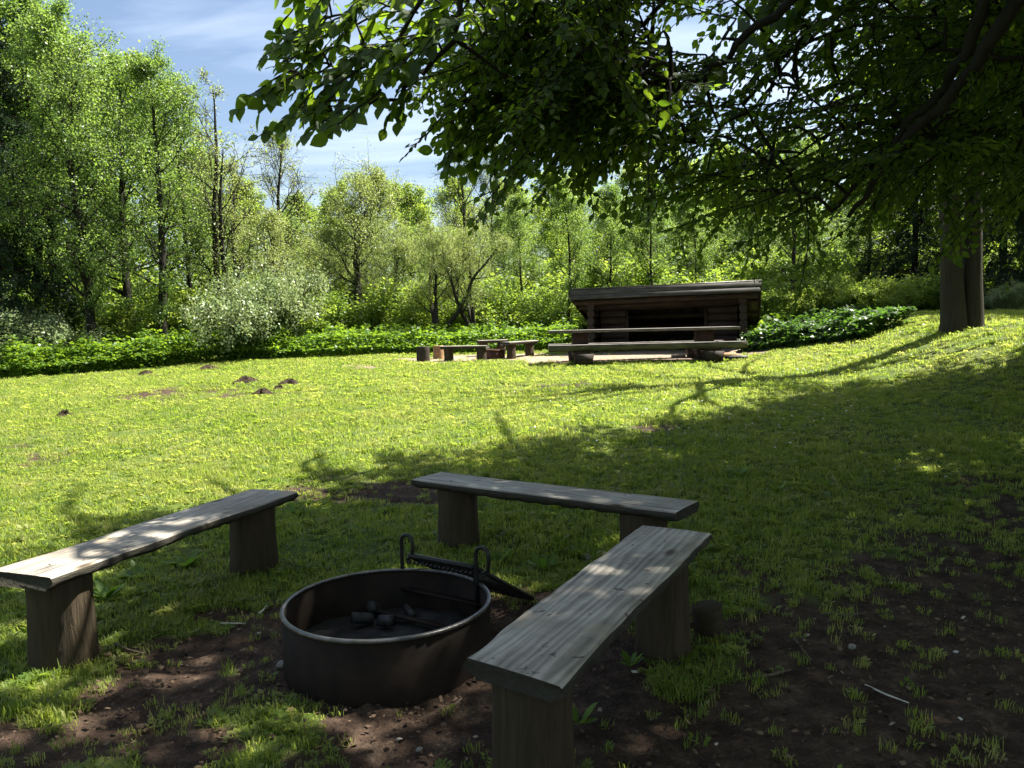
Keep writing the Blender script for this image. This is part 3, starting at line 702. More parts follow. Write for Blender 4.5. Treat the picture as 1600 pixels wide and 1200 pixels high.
def build_beech():
    tx, ty = 7.0, 5.6; tz = float(Z(tx, ty))
    t = empty('beech_tree', (tx, ty, tz), 'great dark-leaved beech overhead, its drooping branches hanging in from the right', 'tree')
    c = Canopy(301); rng = c.rng; o = np.array([tx, ty, tz])
    tr = np.array([o + (0, 0, -.3), o + (-.03, 0, 1.5), o + (-.1, .05, 4), o + (-.3, .1, 7), o + (-.5, .2, 10), o + (-.6, .2, 12.5)])
    mbt = MB(); tt = np.linspace(0, 5, 22); trs = np.stack([np.interp(tt, range(6), tr[:, k]) for k in range(3)], 1)
    mbt.tube(trs - o, np.interp(tt, range(6), [.46, .34, .29, .22, .13, .05]), 16); link('trunk', mbt.mesh('beech_trunk', M['bark_grey'], True), t)
    def fork(z): return np.array([np.interp(z, tr[:, 2], tr[:, k]) for k in range(3)])
    def lim(z, pix, r0, r1): c.limb([fork(z + tz)] + [at(*p) for p in pix], r0, r1)
    lim(6.0, [(1660, -60, 5.6), (1500, 135, 5.8), (1400, 240, 6.0), (1325, 340, 6.2)], .07, .016)
    lim(6.6, [(1640, -120, 5.6), (1510, 75, 5.8), (1450, 165, 6.0), (1385, 235, 6.1), (1300, 330, 6.3)], .06, .012)
    lim(6.2, [(1500, -260, 5.6), (1250, -10, 5.8), (1160, 65, 5.9), (1110, 110, 6.0), (1000, 170, 6.2)], .055, .008)
    lim(5.6, [(1600, -40, 8.5), (1420, 100, 9.3), (1250, 190, 9.8), (1120, 270, 10.2)], .085, .015)
    lim(5.0, [(1500, -460, 4.6), (1000, -420, 4.4), (760, -60, 4.7), (700, 60, 4.75), (640, 125, 4.8), (590, 162, 4.8), (545, 172, 4.8), (508, 162, 4.8)], .03, .003)
    lim(5.2, [(1400, -520, 4.6), (900, -360, 4.8), (668, -10, 5.1), (610, 72, 5.1), (545, 96, 5.1), (480, 110, 5.1)], .028, .003)
    lim(5.4, [(1450, -420, 5.2), (1000, -260, 5.4), (840, 10, 5.6), (800, 110, 5.7), (770, 190, 5.7)], .03, .003)
    lim(6.8, [(1350, -350, 7.5), (1000, -100, 8.6), (900, 60, 9.0), (850, 180, 9.2)], .08, .01)
    up = np.array([(0, 0, 1.0)])[0]
    # limbs over the clearing, above the frame
    for a, ln, z in ((150, 6, 7), (170, 6, 7.5), (195, 4.5, 7), (215, 5, 6.5), (130, 6, 8), (110, 7.5, 7.2), (240, 5, 7), (165, 6, 9.5), (140, 5.5, 10), (190, 4.5, 10), (90, 6, 9), (60, 5, 8), (20, 5, 8), (-40, 5, 8), (270, 6, 8), (310, 5, 8)):
        p0 = fork(z + tz); d = np.array([math.cos(R(a)), math.sin(R(a)), 0])
        c.limb([p0, p0 + d * ln * .35 + up * .9, p0 + d * ln * .7 + up * .7, p0 + d * ln + up * -.2], .10, .02)
    down = np.array([-.82, -.1, -.30])
    # sprays in the picture
    k = 0
    while k < 760:
        px = rng.uniform(790, 1680); ed = np.interp(px, EDGE[:, 0], EDGE[:, 1]); py = rng.uniform(-90, ed - 30)
        if rng.random() < .26: px = rng.uniform(720, 1040); ed = np.interp(px, EDGE[:, 0], EDGE[:, 1]) - 25; py = rng.uniform(-60, ed)
        if rng.random() < .22: py = ed - rng.uniform(15, 100)
        d = rng.uniform(6.0, 11.0) if px > 1010 else rng.uniform(5.0, 7.0)
        p = at(px + 40, py - 30, d)
        if not shades(p - np.array([.4, 0, .2])) and rng.random() < (.97 if px > 1010 else .5): continue
        c.attach(p); dirv = down + rng.normal(0, .42, 3)
        c.spray(p, dirv, rng.uniform(.6, 1.15), (.058 if rng.random() < .75 else .070), .042, up + rng.normal(0, .38, 3), .08); k += 1
    # the sprig against the sky, left of the crown
    SPR = [(700, 40, 4.7), (665, 95, 4.75), (635, 128, 4.8), (600, 150, 4.8), (560, 165, 4.8), (535, 165, 4.8), (690, 75, 4.7), (650, 30, 5.1), (620, 55, 5.1), (585, 82, 5.1), (550, 92, 5.1), (520, 92, 5.1),
           (640, -10, 5.0), (600, 10, 5.1), (570, 40, 5.1), (540, 20, 5.2), (520, 50, 5.1), (500, 30, 5.2), (720, 10, 4.8), (560, 120, 5.0), (590, 110, 5.0), (520, 125, 5.0), (500, 90, 5.1), (560, -20, 5.2), (530, -30, 5.2), (620, 90, 5.0), (500, -10, 5.2), (480, 120, 5.0), (480, 100, 5.1)]
    SPR += [(px + rng.uniform(-25, 25), py + rng.uniform(-30, 20), d + rng.uniform(-.2, .4)) for (px, py, d) in SPR]
    for (px, py, d) in SPR:
        p = at(px + rng.normal(0, 8), py + rng.normal(0, 8) - 8, d); c.attach(p, .006)
        c.spray(p, np.array([-.8, 0, -.35]) + rng.normal(0, .25, 3), rng.uniform(.28, .5), .10, .046, np.array([.1, -.45, 1.0]) + rng.normal(0, .4, 3), .16)
    for (px, py, d) in [(835, 20, 5.6), (815, 60, 5.6), (800, 100, 5.7), (780, 140, 5.7), (790, 170, 5.7), (800, 205, 5.8), (840, 100, 5.8), (850, 150, 5.9), (850, 200, 6.0), (840, 235, 6.0), (760, 120, 5.6), (750, 165, 5.6), (720, 160, 5.5), (780, 60, 5.6), (770, -10, 5.6), (840, -10, 5.6), (800, 30, 5.5), (825, 85, 5.6), (812, 130, 5.7), (830, 180, 5.9), (820, 215, 6.0), (860, 60, 5.8), (870, 20, 5.8), (770, 40, 5.6), (745, 130, 5.5), (770, 200, 5.8), (790, 235, 5.9), (730, 185, 5.5)]:
        p = at(px + rng.normal(0, 8), py + rng.normal(0, 8) - 8, d); c.attach(p, .006)
        c.spray(p, np.array([-.7, 0, -.5]) + rng.normal(0, .25, 3), rng.uniform(.3, .55), .095, .048, np.array([.1, -.4, 1.0]) + rng.normal(0, .4, 3), .18)
    # hanging bare twigs in the gap
    for a, b, d in (((752, -40), (733, 120), 5.2), ((760, -40), (765, 90), 5.3), ((745, 30), (770, 80), 5.2)):
        c.mb.tube(np.array([at(*a, d), at((a[0] + b[0]) / 2 - 6, (a[1] + b[1]) / 2, d), at(*b, d)]), [.006, .004, .002], 4)
    nin = sum(len(x) for x in c.P)
    # the crown overhead, out of the frame, that shades the clearing
    k = 0
    while k < 1400:
        gy = rng.uniform(-1.5, 13); gx = rng.uniform(-3.6, 9); hz = rng.uniform(3.6, 10.5)
        if k % 3 == 0: gy = rng.uniform(.8, 6.5); gx = rng.uniform(-1.6, 5)
        p = np.array([gx + S[0] / S[2] * hz, gy + S[1] / S[2] * hz, hz + .3])
        if not shades(p) or np.hypot(p[0] - tx, p[1] - ty) > 11: continue
        X, Yp, zc = project(p)
        if zc > .3 and zc < 6 and -500 < X < 2100 and Yp > -900: continue
        if zc > .3 and -60 < X < 1700 and Yp > -110:
            if X < 900 or Yp > np.interp(X, EDGE[:, 0], EDGE[:, 1]) - 90: continue
        c.attach(p, .02); c.spray(p, np.array([p[0] - tx, p[1] - ty, 0]) * .15 + rng.normal(0, .4, 3) + np.array([0, 0, -.1]), rng.uniform(1.2, 2.0), *((.105, .075) if (zc > .3 and 0 < X < 1650 and Yp > -110) else (.16, .10)), up + rng.normal(0, .3, 3), .05); k += 1
    br = c.mb.mesh('beech_limbs', M['bark'], True); br.transform(Matrix.Translation(-Vector(o))); link('limb', br, t)
    P = np.concatenate(c.P); A = np.concatenate(c.A); Nn = np.concatenate(c.N); Sz = np.concatenate(c.S)
    X, Y_, zc = project(P); vis = (zc > 1) & (X > 0) & (X < 1600) & (Y_ > 0) & (Y_ < 600) & (np.arange(len(P)) < nin)
    score = np.where(vis, Sz / np.maximum(zc, .1), 0) * np.where(X < 800, 2.0, 1.0)
    big = np.argsort(-score)[:300]; keep = np.ones(len(P), bool); keep[big] = False
    tint = np.clip(rng.random(len(P)), 0, 1)
    first = np.arange(len(P)) < nin
    for part, sel, tm_ in (('crown', keep & first, LEAF10), ('upper_crown', keep & ~first, LEAF6)):
        tag(link(part, leaf_mesh('beech_' + part, P[sel] - o, A[sel], Nn[sel], Sz[sel], tm_, M['beech'], tint[sel]), t), kind='stuff')
    lm = [leaf_mesh('beech_leaf', np.zeros((1, 3)), np.array([[0, 1.0, 0]]), np.array([[0, 0, 1.0]]), 1.0, LEAF10, M['beech'], np.array([q])) for q in (.15, .4, .65, .9)]
    Af, Sf, Nf = leaf_frames(P, A, Nn)
    for n_, i in enumerate(big):
        ob = bpy.data.objects.new('leaf', lm[n_ % 4]); COL.objects.link(ob); ob.parent = t
        s_ = Sz[i]; q = P[i] - o
        ob.matrix_local = Matrix(((Sf[i][0] * s_, Af[i][0] * s_, Nf[i][0] * s_, q[0]), (Sf[i][1] * s_, Af[i][1] * s_, Nf[i][1] * s_, q[1]), (Sf[i][2] * s_, Af[i][2] * s_, Nf[i][2] * s_, q[2]), (0, 0, 0, 1)))
    print('beech leaves', len(P))
build_beech()

def build_twin():
    d = 15.6; g = at(1505, 512, d); tx, ty = g[0], g[1]; tz = float(Z(tx, ty)); o = np.array([tx, ty, tz])
    t = empty('twin_trunk_tree', o, 'old tree with two grey trunks grown together at the base, right of the clearing', 'tree')
    c = Canopy(401); rng = c.rng; up = np.array([0, 0, 1.0])
    for sx, r, lean in ((-.19, .20, -.045), (.185, .165, -.02)):
        pts = np.array([(sx, 0, -.3), (sx * 1.0, 0, .15), (sx * 1.03 + lean * 1, 0, 1.0), (sx * 1.1 + lean * 2.5, .05 * sx, 2.5), (sx * 1.9 + lean * 4, .3 * sx, 5), (sx * 4, sx, 8), (sx * 6, sx * 2, 11)])
        tt = np.linspace(0, 6, 26); q = np.stack([np.interp(tt, range(7), pts[:, k]) for k in range(3)], 1)
        mb = MB(); mb.tube(q, np.interp(tt, range(7), [r * 1.55, r * 1.2, r, r * .95, r * .8, r * .5, r * .2]), 14); link('trunk', mb.mesh('twin_trunk', M['bark_grey'], True), t)
        for k in range(11):
            z = rng.uniform(3.6, 9.5); p0 = o + np.array([np.interp(z, pts[:, 2], pts[:, j]) for j in range(3)]); a = rng.uniform(0, 2 * math.pi)
            if k < 5: a = math.pi + rng.normal(0, .6)
            ln = rng.uniform(3.5, 6); dv = np.array([math.cos(a), math.sin(a), 0]); c.limb([p0, p0 + dv * ln * .35 + up * .7, p0 + dv * ln * .7 + up * .2, p0 + dv * ln - up * .9], .08, .015)
    k = 0
    while k < 520:
        v = rng.normal(0, 1, 3); v = v / np.linalg.norm(v) * rng.random() ** .4; p = o + np.array([-.6 + v[0] * 6.2, v[1] * 5.2, 6.6 + v[2] * 4.4])
        X, Yp, zc = project(p)
        if 0 < X < 1600 and Yp > 250: continue
        if X < 1120: continue
        if not shades(p): continue
        c.attach(p, .02); dv = p - o; dv[2] = 0; c.spray(p, nrm(dv) * .7 + rng.normal(0, .35, 3) + np.array([0, 0, -.35]), rng.uniform(1.2, 2.0), .115, .085, up + rng.normal(0, .35, 3), .12); k += 1
    br = c.mb.mesh('twin_limbs', M['bark'], True); br.transform(Matrix.Translation(-Vector(o))); link('limb', br, t)
    P = np.concatenate(c.P)
    link('crown', leaf_mesh('twin_crown', P - o, np.concatenate(c.A), np.concatenate(c.N), np.concatenate(c.S), LEAF6, M['beech'], rng.random(len(P))), t)
    print('twin leaves', len(P))
build_twin()

# ---------------------------------------------------------------- log shelter
def log_mesh(length, ry, rz, seed, mats, taper=0.0):
    rng = random.Random(seed); k = 10; V = []; n = 5
    for i in range(n):
        x = length * i / (n - 1); wy = rng.uniform(-.006, .006); wz = rng.uniform(-.004, .004)
        for t in range(k):
            a = 2 * math.pi * t / k; ca, sa = math.cos(a), math.sin(a)
            V.append((x, ry * (abs(ca) ** .7) * (1 if ca > 0 else -1) + wy, rz * (abs(sa) ** .8) * (1 if sa > 0 else -1) + wz))
    f = [(i * k + t, (i + 1) * k + t, (i + 1) * k + (t + 1) % k, i * k + (t + 1) % k) for i in range(n - 1) for t in range(k)]
    mb = MB(); mb.add(V, f, 0); mb.add(V[:k], [tuple(range(k))], 1); mb.add(V[-k:], [tuple(range(k - 1, -1, -1))], 1)
    return mb.mesh('log', mats, True)

def build_shelter():
    a = at(919, 545, 22.0); b = at(1168, 545, 20.8)
    W = float(np.hypot(*(b[:2] - a[:2]))); yaw = math.atan2(b[1] - a[1], b[0] - a[0])
    z = .56
    t = empty('log_shelter', (a[0], a[1], z), 'low dark log shelter with open front and sloping grey-edged roof', 'shelter', None, yaw)
    t.rotation_euler = (0, R(-.7), yaw)
    mats = [M['log'], M['log_end']]; D = 3.1; fy = .75; rh = .105; step = .2
    def H(y): return 1.50 - .26 * (y / 1.0)
    def lg(length, seed, loc, rz, ry=.10, rzz=.105):
        link('log', log_mesh(length, ry, rzz, seed, mats), t, loc, (0, 0, rz))
    s = 0
    for side in (.10, W - .10):
        zz = -.1
        while zz < 1.48:
            ymax = min(D, (1.50 - zz - .1) / .26 + 0.0) if zz > .7 else D
            if ymax > .25: lg(ymax + random.Random(s).uniform(-.03, .03), s, (side, -.0 - .03 * ((s * 7) % 3), zz), math.pi / 2)
            zz += step; s += 1
    ox0 = W * .235; ox1 = W * .745
    zz = -.1
    while zz < 1.38:
        if zz < .25 or zz > 1.2: lg(W - .5, 100 + s, (.25, fy, zz), 0)
        else:
            lg(ox0 - .25, 100 + s, (.25, fy, zz), 0); lg(W - .25 - ox1, 200 + s, (ox1, fy, zz), 0)
        zz += step; s += 1
    zz = -.1
    while zz < .75: lg(W - .4, 300 + s, (.2, D - .05, zz), 0); zz += step; s += 1
    # purlins running out under the verge
    for (y, zc_) in ((.02, 1.44), (.62, 1.32), (1.9, .99), (3.0, .70)):
        link('purlin', log_mesh(W + .62, .085, .085, 400 + s, mats), t, (-.34, y, zc_)); s += 1
    # corner posts inside the door opening
    for x in (ox0 - .04, ox1 - .04):
        mb = MB(); mb.box(x, x + .09, fy - .125, fy - .105, -.1, 1.19); link('door_post', mb.mesh('door_post', M['log']), t)
    mb = MB(); mb.box(.2, W - .2, fy + .12, D - .2, .16, .22); link('floor_platform', mb.mesh('platform', M['log']), t)
    # roof
    ang = math.atan(.26); L_ = 3.75
    x0, x1 = -.40, W + .36
    mb = MB(); mb.box(x0 + .03, x1 - .03, 0, L_ - .03, 0, .12); rf = link('roof', mb.mesh('roof_slab', M['felt']), t, (0, -.34, 1.62), (-ang, 0, 0))
    nb = 12
    for i in range(nb):
        mb = MB(); xa = x0 + .05 + (x1 - x0 - .1) * i / nb; mb.box(xa + .005, xa + (x1 - x0 - .1) / nb - .005, .02, L_ - .05, -.028, -.004); link('roof_board', mb.mesh('roof_board', M['log']), rf)
    mb = MB(); mb.box(x0, x1, -.035, -.004, .0, .155, 0, .008); link('fascia', mb.mesh('fascia', M['fascia']), rf)
    mb = MB(); mb.box(x0 + .02, x1 - .02, -.03, -.004, -.125, -.006, 0, .006); link('fascia', mb.mesh('fascia_lower', M['fascia']), rf)
    mb = MB(); mb.box(x0 - .01, x1 + .01, -.06, .10, .160, .172); link('drip_strip', mb.mesh('drip_strip', M['rim']), rf)
    for x in (x0, x1 - .028):
        mb = MB(); mb.box(x - .0, x + .028, -.002, L_, -.10, .155); link('verge_board', mb.mesh('verge_board', M['log']), rf)
    return t
build_shelter()

# ---------------------------------------------------------------- long picnic table
def rough_plank(length, w, h, seed, mats, wob=.006, nx=18):
    rng = np.random.default_rng(seed); x = np.linspace(0, length, nx); V = []
    f1 = rng.normal(0, wob, nx); f2 = rng.normal(0, wob, nx); ff = np.cumsum(rng.normal(0, wob * .5, nx)); ff -= np.linspace(ff[0], ff[-1], nx)
    for i in range(nx):
        y0 = -w / 2 + f1[i]; y1 = w / 2 + f2[i]
        V += [(x[i], y0, h), (x[i], y1, h), (x[i], y1 + .006, h * .55), (x[i], y1 - .02, 0), (x[i], y0 + .02, 0), (x[i], y0 - .006, h * .55)]
    mb = MB(); f0 = []; fs = []
    for i in range(nx - 1):
        for k in range(6):
            q = (i * 6 + k, i * 6 + (k + 1) % 6, (i + 1) * 6 + (k + 1) % 6, (i + 1) * 6 + k)
            (f0 if k == 0 else fs).append(q[::-1])
    V = np.array(V); mb.add(V, f0, 0); mb.add(V, fs + [tuple(range(6)), tuple(range((nx - 1) * 6 + 5, (nx - 1) * 6 - 1, -1))], 1)
    return mb.mesh('plank', mats)

def build_table():
    d = 17.8; a = at(856, 549, d); b = at(1164, 540, d + .1); c = (a + b) / 2; L_ = float(np.hypot(*(b[:2] - a[:2])))
    z = float(Z(c[0], c[1] + .7)) - .01
    t = empty('picnic_table', (c[0], c[1] + .72, z), 'long heavy dark wooden picnic table with two fixed benches, before the shelter', 'table', None, math.atan2(b[1] - a[1], b[0] - a[0]))
    mt = [M['skylit_table_top'], M['table_wood']]
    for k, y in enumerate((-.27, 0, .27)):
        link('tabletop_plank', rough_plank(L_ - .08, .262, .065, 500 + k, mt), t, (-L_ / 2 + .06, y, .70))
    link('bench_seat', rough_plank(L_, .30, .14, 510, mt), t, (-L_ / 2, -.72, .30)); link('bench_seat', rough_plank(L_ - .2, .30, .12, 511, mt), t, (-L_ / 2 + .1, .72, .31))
    for sx in (-L_ / 2 + .78, L_ / 2 - .75):
        mb = MB(); mb.box(sx - .17, sx + .17, -.25, .25, .16, .698, 0); link('post', mb.mesh('table_post', M['red_wood']), t)
        for y0, y1 in ((-.93, -.52), (.52, .93)):
            mb = MB(); mb.add([(sx + dx_ * wd, y, z_) for z_, wd in ((-.06, .17), (.12, .19), (.24, .215)) for dx_, y in ((-1, y0), (1, y0), (1, y1), (-1, y1))], [(3, 2, 1, 0)] + [(r_ * 4 + q, r_ * 4 + (q + 1) % 4, r_ * 4 + 4 + (q + 1) % 4, r_ * 4 + 4 + q) for r_ in (0, 1) for q in range(4)] + [(8, 9, 10, 11)])
            link('foot', mb.mesh('table_foot', M['log']), t)
        mb = MB(); mb.box(sx - .11, sx + .11, -.519, .519, .03, .158); link('cross_beam', mb.mesh('cross_beam', M['log']), t)
        for yy in (-.72, .72):
            mb = MB(); mb.box(sx - .16, sx + .16, yy - .12, yy + .12, .24, .303); link('seat_block', mb.mesh('seat_block', M['stump']), t)
    return t
build_table()

def split_log(px, py, d, z, L_, r, rz, label, mat, name='firewood_log', cat='firewood', tilt=0.0, group=None):
    p = at(px, py, d); mb = MB(); k = 7; rng = np.random.default_rng(int(px * 7 + py))
    th = np.arange(k) / k * 6.283; rr = r * rng.uniform(.75, 1.1, k)
    V = []
    for x in (-L_ / 2, -L_ / 5, L_ / 5, L_ / 2):
        for q in range(k): V.append((x, rr[q] * math.cos(th[q]) * rng.uniform(.93, 1.05), rr[q] * math.sin(th[q]) * rng.uniform(.93, 1.05)))
    f = [(i * k + q, (i + 1) * k + q, (i + 1) * k + (q + 1) % k, i * k + (q + 1) % k) for i in range(3) for q in range(k)] + [tuple(range(k)), tuple(range(4 * k - 1, 3 * k - 1, -1))]
    mb.add(V, f); o = link(name, mb.mesh(name, mat), None, (p[0], p[1], z), (0, tilt, rz)); return tag(o, label, cat, group)
zt = float(Z(5, 19))
split_log(1136, 549, 18.9, zt + .06, .45, .07, .3, 'orange-brown split log lying under the right end of the picnic table', M['fire_wood'])
split_log(1150, 556, 18.3, float(Z(5, 18.3)) + .05, .5, .06, -.2, 'blackened log lying on the ground right of the table foot', M['char'])
split_log(1060, 551, 19.4, float(Z(4, 19.4)) + .03, .35, .035, .1, 'small pale stick of firewood lying behind the front bench', M['chip'])

# ---------------------------------------------------------------- sitting benches round the near fire ring
def stump_mesh(r, h, seed, flare=.09):
    rng = np.random.default_rng(seed); ph = rng.random(6) * 6.28
    def wob(a, z): return .035 * math.sin(2 * a + ph[0]) + .022 * math.sin(3 * a + ph[1] + z * 2) + .014 * math.sin(7 * a + ph[2]) + .01 * math.sin(13 * a + ph[3] + z * 3)
    mb = MB(); prof = [(r * (1 + flare), -.12), (r * (1 + flare * .8), .0), (r * (1 + flare * .3), .09), (r * 1.0, .2), (r * .97, h * .7), (r * .99, h - .012), (r * .965, h), (r * .5, h + .001), (.002, h + .001)]
    mb.lathe(prof, 28, 0, wob); return mb.mesh('stump', M['stump'], True)

def seat_mesh(L_, w, h, seed, skew0=0.0, skew1=0.0):
    rng = np.random.default_rng(seed); nx = 40; x = np.linspace(-L_ / 2, L_ / 2, nx)
    e0 = (fbm(x * 2.2 + 5, x * 0 + seed, seed, 4) - .5) * .04; e1 = (fbm(x * 2.6 + 50, x * 0 + seed, seed + 5, 4) - .5) * .06
    dn = (fbm(x * 3 + 20, x * 0 + seed, seed + 9, 4) - .5) * .03
    V = []
    for i in range(nx):
        y0 = -w / 2 + e0[i]; y1 = w / 2 + e1[i]; sk = skew0 * max(0, 1 - i / 3) + skew1 * max(0, (i - nx + 4) / 3)
        for y, z, jit in ((y0, h - .006, 0), (y0 * .965, h, 0), (y0 * .4, h + .002, 0), (y1 * .4, h + .002, 0), (y1 * .965, h, 0), (y1, h - .006, 0), (y1 + .012, h * .55, 1), (y1 - .035, dn[i] * .5, 1), (y0 + .035, dn[i] * .5, 1), (y0 - .012, h * .55, 1)):
            V.append((x[i] + sk * y / w + rng.normal(0, .002) * jit, y + rng.normal(0, .003) * jit, z + rng.normal(0, .003) * jit))
    k = 10; top = []; sd = []
    for i in range(nx - 1):
        for q in range(k):
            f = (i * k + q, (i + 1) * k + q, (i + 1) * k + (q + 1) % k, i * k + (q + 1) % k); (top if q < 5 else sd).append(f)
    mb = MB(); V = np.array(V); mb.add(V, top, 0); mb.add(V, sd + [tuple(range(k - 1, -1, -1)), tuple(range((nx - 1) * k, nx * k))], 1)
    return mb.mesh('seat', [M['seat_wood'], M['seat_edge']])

GBn = 'split-plank benches round the near fire ring'
def bench(pa, pb, w, label, seed, legs, r=.125, skew=(0, 0), zt=.45):
    a = hitz(*pa, zt); b = hitz(*pb, zt); c = (a + b) / 2; L_ = float(np.hypot(*(b[:2] - a[:2]))); yaw = math.atan2(b[1] - a[1], b[0] - a[0])
    t = empty('plank_bench', (c[0], c[1], 0), label, 'bench', GBn, yaw); h = .058
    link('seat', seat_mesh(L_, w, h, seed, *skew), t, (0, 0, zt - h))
    for k, (f, off, rr) in enumerate(legs): link('leg', stump_mesh(rr, zt - h + .004, seed + k), t, ((f - .5) * L_, off, 0), (0, 0, seed * 1.7 + k))
    print(label, 'len', L_, 'yaw', math.degrees(yaw)); return t
bench((795, 1048), (1056, 827), .345, 'pale plank bench nearest the viewer, right of the fire ring', 611, ((.085, -.0, .13), (.80, -.035, .12)), skew=(0.06, .02))
bench((668, 743), (1074, 792), .30, 'grey plank bench standing across the far side of the fire ring', 622, ((.14, 0, .135), (.86, 0, .13)))
bench((30, 897), (428, 766), .34, 'long grey plank bench left of the fire ring with sun spots on one end', 634, ((.11, .0, .135), (.875, -.0, .13)))
p = hitg(1108, 992)
split_log(1108, 968, p[1], .07, .12, .075, .4, 'short dark log block beside the stump leg of the pale nearest bench', M['stump'], 'log_block', 'log', 1.45)

# ---------------------------------------------------------------- near fire ring
def build_ring():
    t = empty('fire_ring', (FIRE[0], FIRE[1], 0), 'black steel fire ring with flipped-out cooking grate, between the near benches', 'fire ring')
    r = .45; h = .25
    mb = MB(); k = 64
    def wob(a, z): return .004 * math.sin(3 * a + 1) * (1 if z > .1 else .5)
    mb.lathe([(r, -.05), (r, .02), (r, h - .012), (r - .006, h - .012), (r - .006, .01), (r - .006, -.05)], k, 0, wob); link('wall', mb.mesh('ring_wall', M['steel'], True), t)
    mb = MB(); q = [(r + .006, h - .010), (r + .007, h - .001), (r + .004, h + .003), (r - .010, h + .003), (r - .013, h - .001), (r - .010, h - .010)]
    mb.lathe(q + [q[0]], k, 0, wob); link('rim', mb.mesh('ring_rim', M['rim'], True), t)
    # ash bed
    n = 26; V = [(0, 0, .07)]; f = []
    for i in range(1, 9):
        for j in range(n):
            a = 2 * math.pi * j / n; rr = (r - .008) * i / 8; x, y = rr * math.cos(a), rr * math.sin(a); V.append((x, y, .05 + .05 * float(fbm(x * 7 + 3, y * 7, 9, 3)) - .02))
    for j in range(n): f.append((0, 1 + j, 1 + (j + 1) % n))
    for i in range(7):
        for j in range(n): f.append((1 + i * n + j, 1 + (i + 1) * n + j, 1 + (i + 1) * n + (j + 1) % n, 1 + i * n + (j + 1) % n))
    mb = MB(); mb.add(V, f); tag(link('ash_bed', mb.mesh('ash_bed', M['ash'], True), t), kind='stuff')
    # hinge line on the back rim
    o = np.array([FIRE[0], FIRE[1], 0]); A = hitz(640, 869, .32) - o; B = hitz(752, 886, .32) - o
    A = np.array([*(A[:2] / np.hypot(*A[:2]) * (r - .022)), .325]); B = np.array([*(B[:2] / np.hypot(*B[:2]) * (r - .022)), .325])
    ax = nrm(B - A); nv = np.array([-ax[1], ax[0], 0]); nv = nv * (1 if np.dot(nv, A + B) > 0 else -1)
    for p, sgn in ((A - ax * .05, -1), (B + ax * .012, 1)):
        p = np.array([*p[:2], 0]); q = [p + (0, 0, .13), p + (0, 0, .26), p + (0, 0, .385)]
        for k in range(9):
            a = math.pi * (k + .5) / 9; q.append(p + ax * (.036 - .036 * math.cos(a)) + np.array([0, 0, .39 + .036 * math.sin(a)]))
        q += [p + ax * .072 + np.array([0, 0, .365]), p + ax * .068 + np.array([0, 0, .33])]
        for k in range(5):
            a = math.pi * k / 4; q.append(p + ax * (.068 - .02 * math.sin(a) - .022 * k / 4) + np.array([0, 0, .32 - .016 * k / 4 * 2]))
        mb = MB(); mb.tube(q, .0095, 8); link('handle', mb.mesh('grate_handle', M['iron'], True), t)
    # grate swung outwards, foot on the ground
    g = MB(); C_ = A + nv * .50 + np.array([0, 0, -.30]); D_ = B + nv * .50 + np.array([0, 0, -.30])
    for a, b in ((A, B), (A, C_), (B, D_), (C_, D_)): g.tube(np.array([a, (a + b) / 2, b]), .013, 6)
    fr = link('grate_frame', g.mesh('grate_frame', M['iron'], True), t)
    for i in range(1, 12):
        b = MB(); u = i / 12; b.tube(np.array([A + (B - A) * u, C_ + (D_ - C_) * u]), .006, 5); link('grate_bar', b.mesh('grate_bar', M['iron'], True), fr)
    # side plates of the grate
    for p, q in ((B, D_),):
        s = MB(); w = ax * .006; lo = np.array([0, 0, -.085]); s.add([p - w, p + w, q + w, q - w, p - w + lo, p + w + lo, q + w + lo * .12, q - w + lo * .12], [(0, 1, 2, 3), (7, 6, 5, 4), (0, 4, 5, 1), (1, 5, 6, 2), (2, 6, 7, 3), (3, 7, 4, 0)])
        link('side_plate', s.mesh('side_plate', M['iron']), fr)
    # toothed height bar below the hinge
    s = MB(); m = 15
    for i in range(m):
        c = A + (B - A) * (i + .5) / m - nv * .012 + np.array([0, 0, -.028]); e = ax * .0075
        s.tube(np.array([c - e, c, c + e]), [.004, .011, .004], 6)
    link('toothed_bar', s.mesh('toothed_bar', M['iron'], True), t)
    # flat cross bars inside
    for zz, k, sh in ((.15, .0, .0), (.085, .17, .02)):
        p = np.array([*(A[:2] - nv[:2] * k), zz]) - ax * (.05 + sh); q = np.array([*(B[:2] - nv[:2] * k), zz]) + ax * (.03 - sh)
        s = MB(); w = nv * .018; th = np.array([0, 0, .008]); s.add([p - w, q - w, q + w, p + w, p - w + th, q - w + th, q + w + th, p + w + th], [(3, 2, 1, 0), (4, 5, 6, 7), (0, 1, 5, 4), (1, 2, 6, 5), (2, 3, 7, 6), (3, 0, 4, 7)])
        link('cross_bar', s.mesh('cross_bar', M['rim'] if zz > .15 else M['steel']), t)
    return t
build_ring()
def near_log(dx, dy, z, L_, r, rz, label, mat=None, tilt=.1):
    o = split_log(600, 960, 3, z, L_, r, rz, label, mat or M['char'], 'charred_log', 'firewood', tilt, 'charred logs in the near fire ring'); q = hitz(dx, dy, z); o.location = (q[0], q[1], z); return o
near_log(566, 966, .095, .10, .028, .5, 'burnt log stub lying left in the ash of the near fire ring', None, .25)
near_log(604, 970, .095, .085, .03, -.7, 'burnt log stub lying right in the ash of the near fire ring', None, -.2)
near_log(640, 955, .09, .15, .02, 1.9, 'thin charred stick behind the burnt stubs in the near fire ring')
near_log(585, 950, .095, .07, .03, 1.1, 'small lump of charcoal between the burnt stubs of the near ring', None, .5)

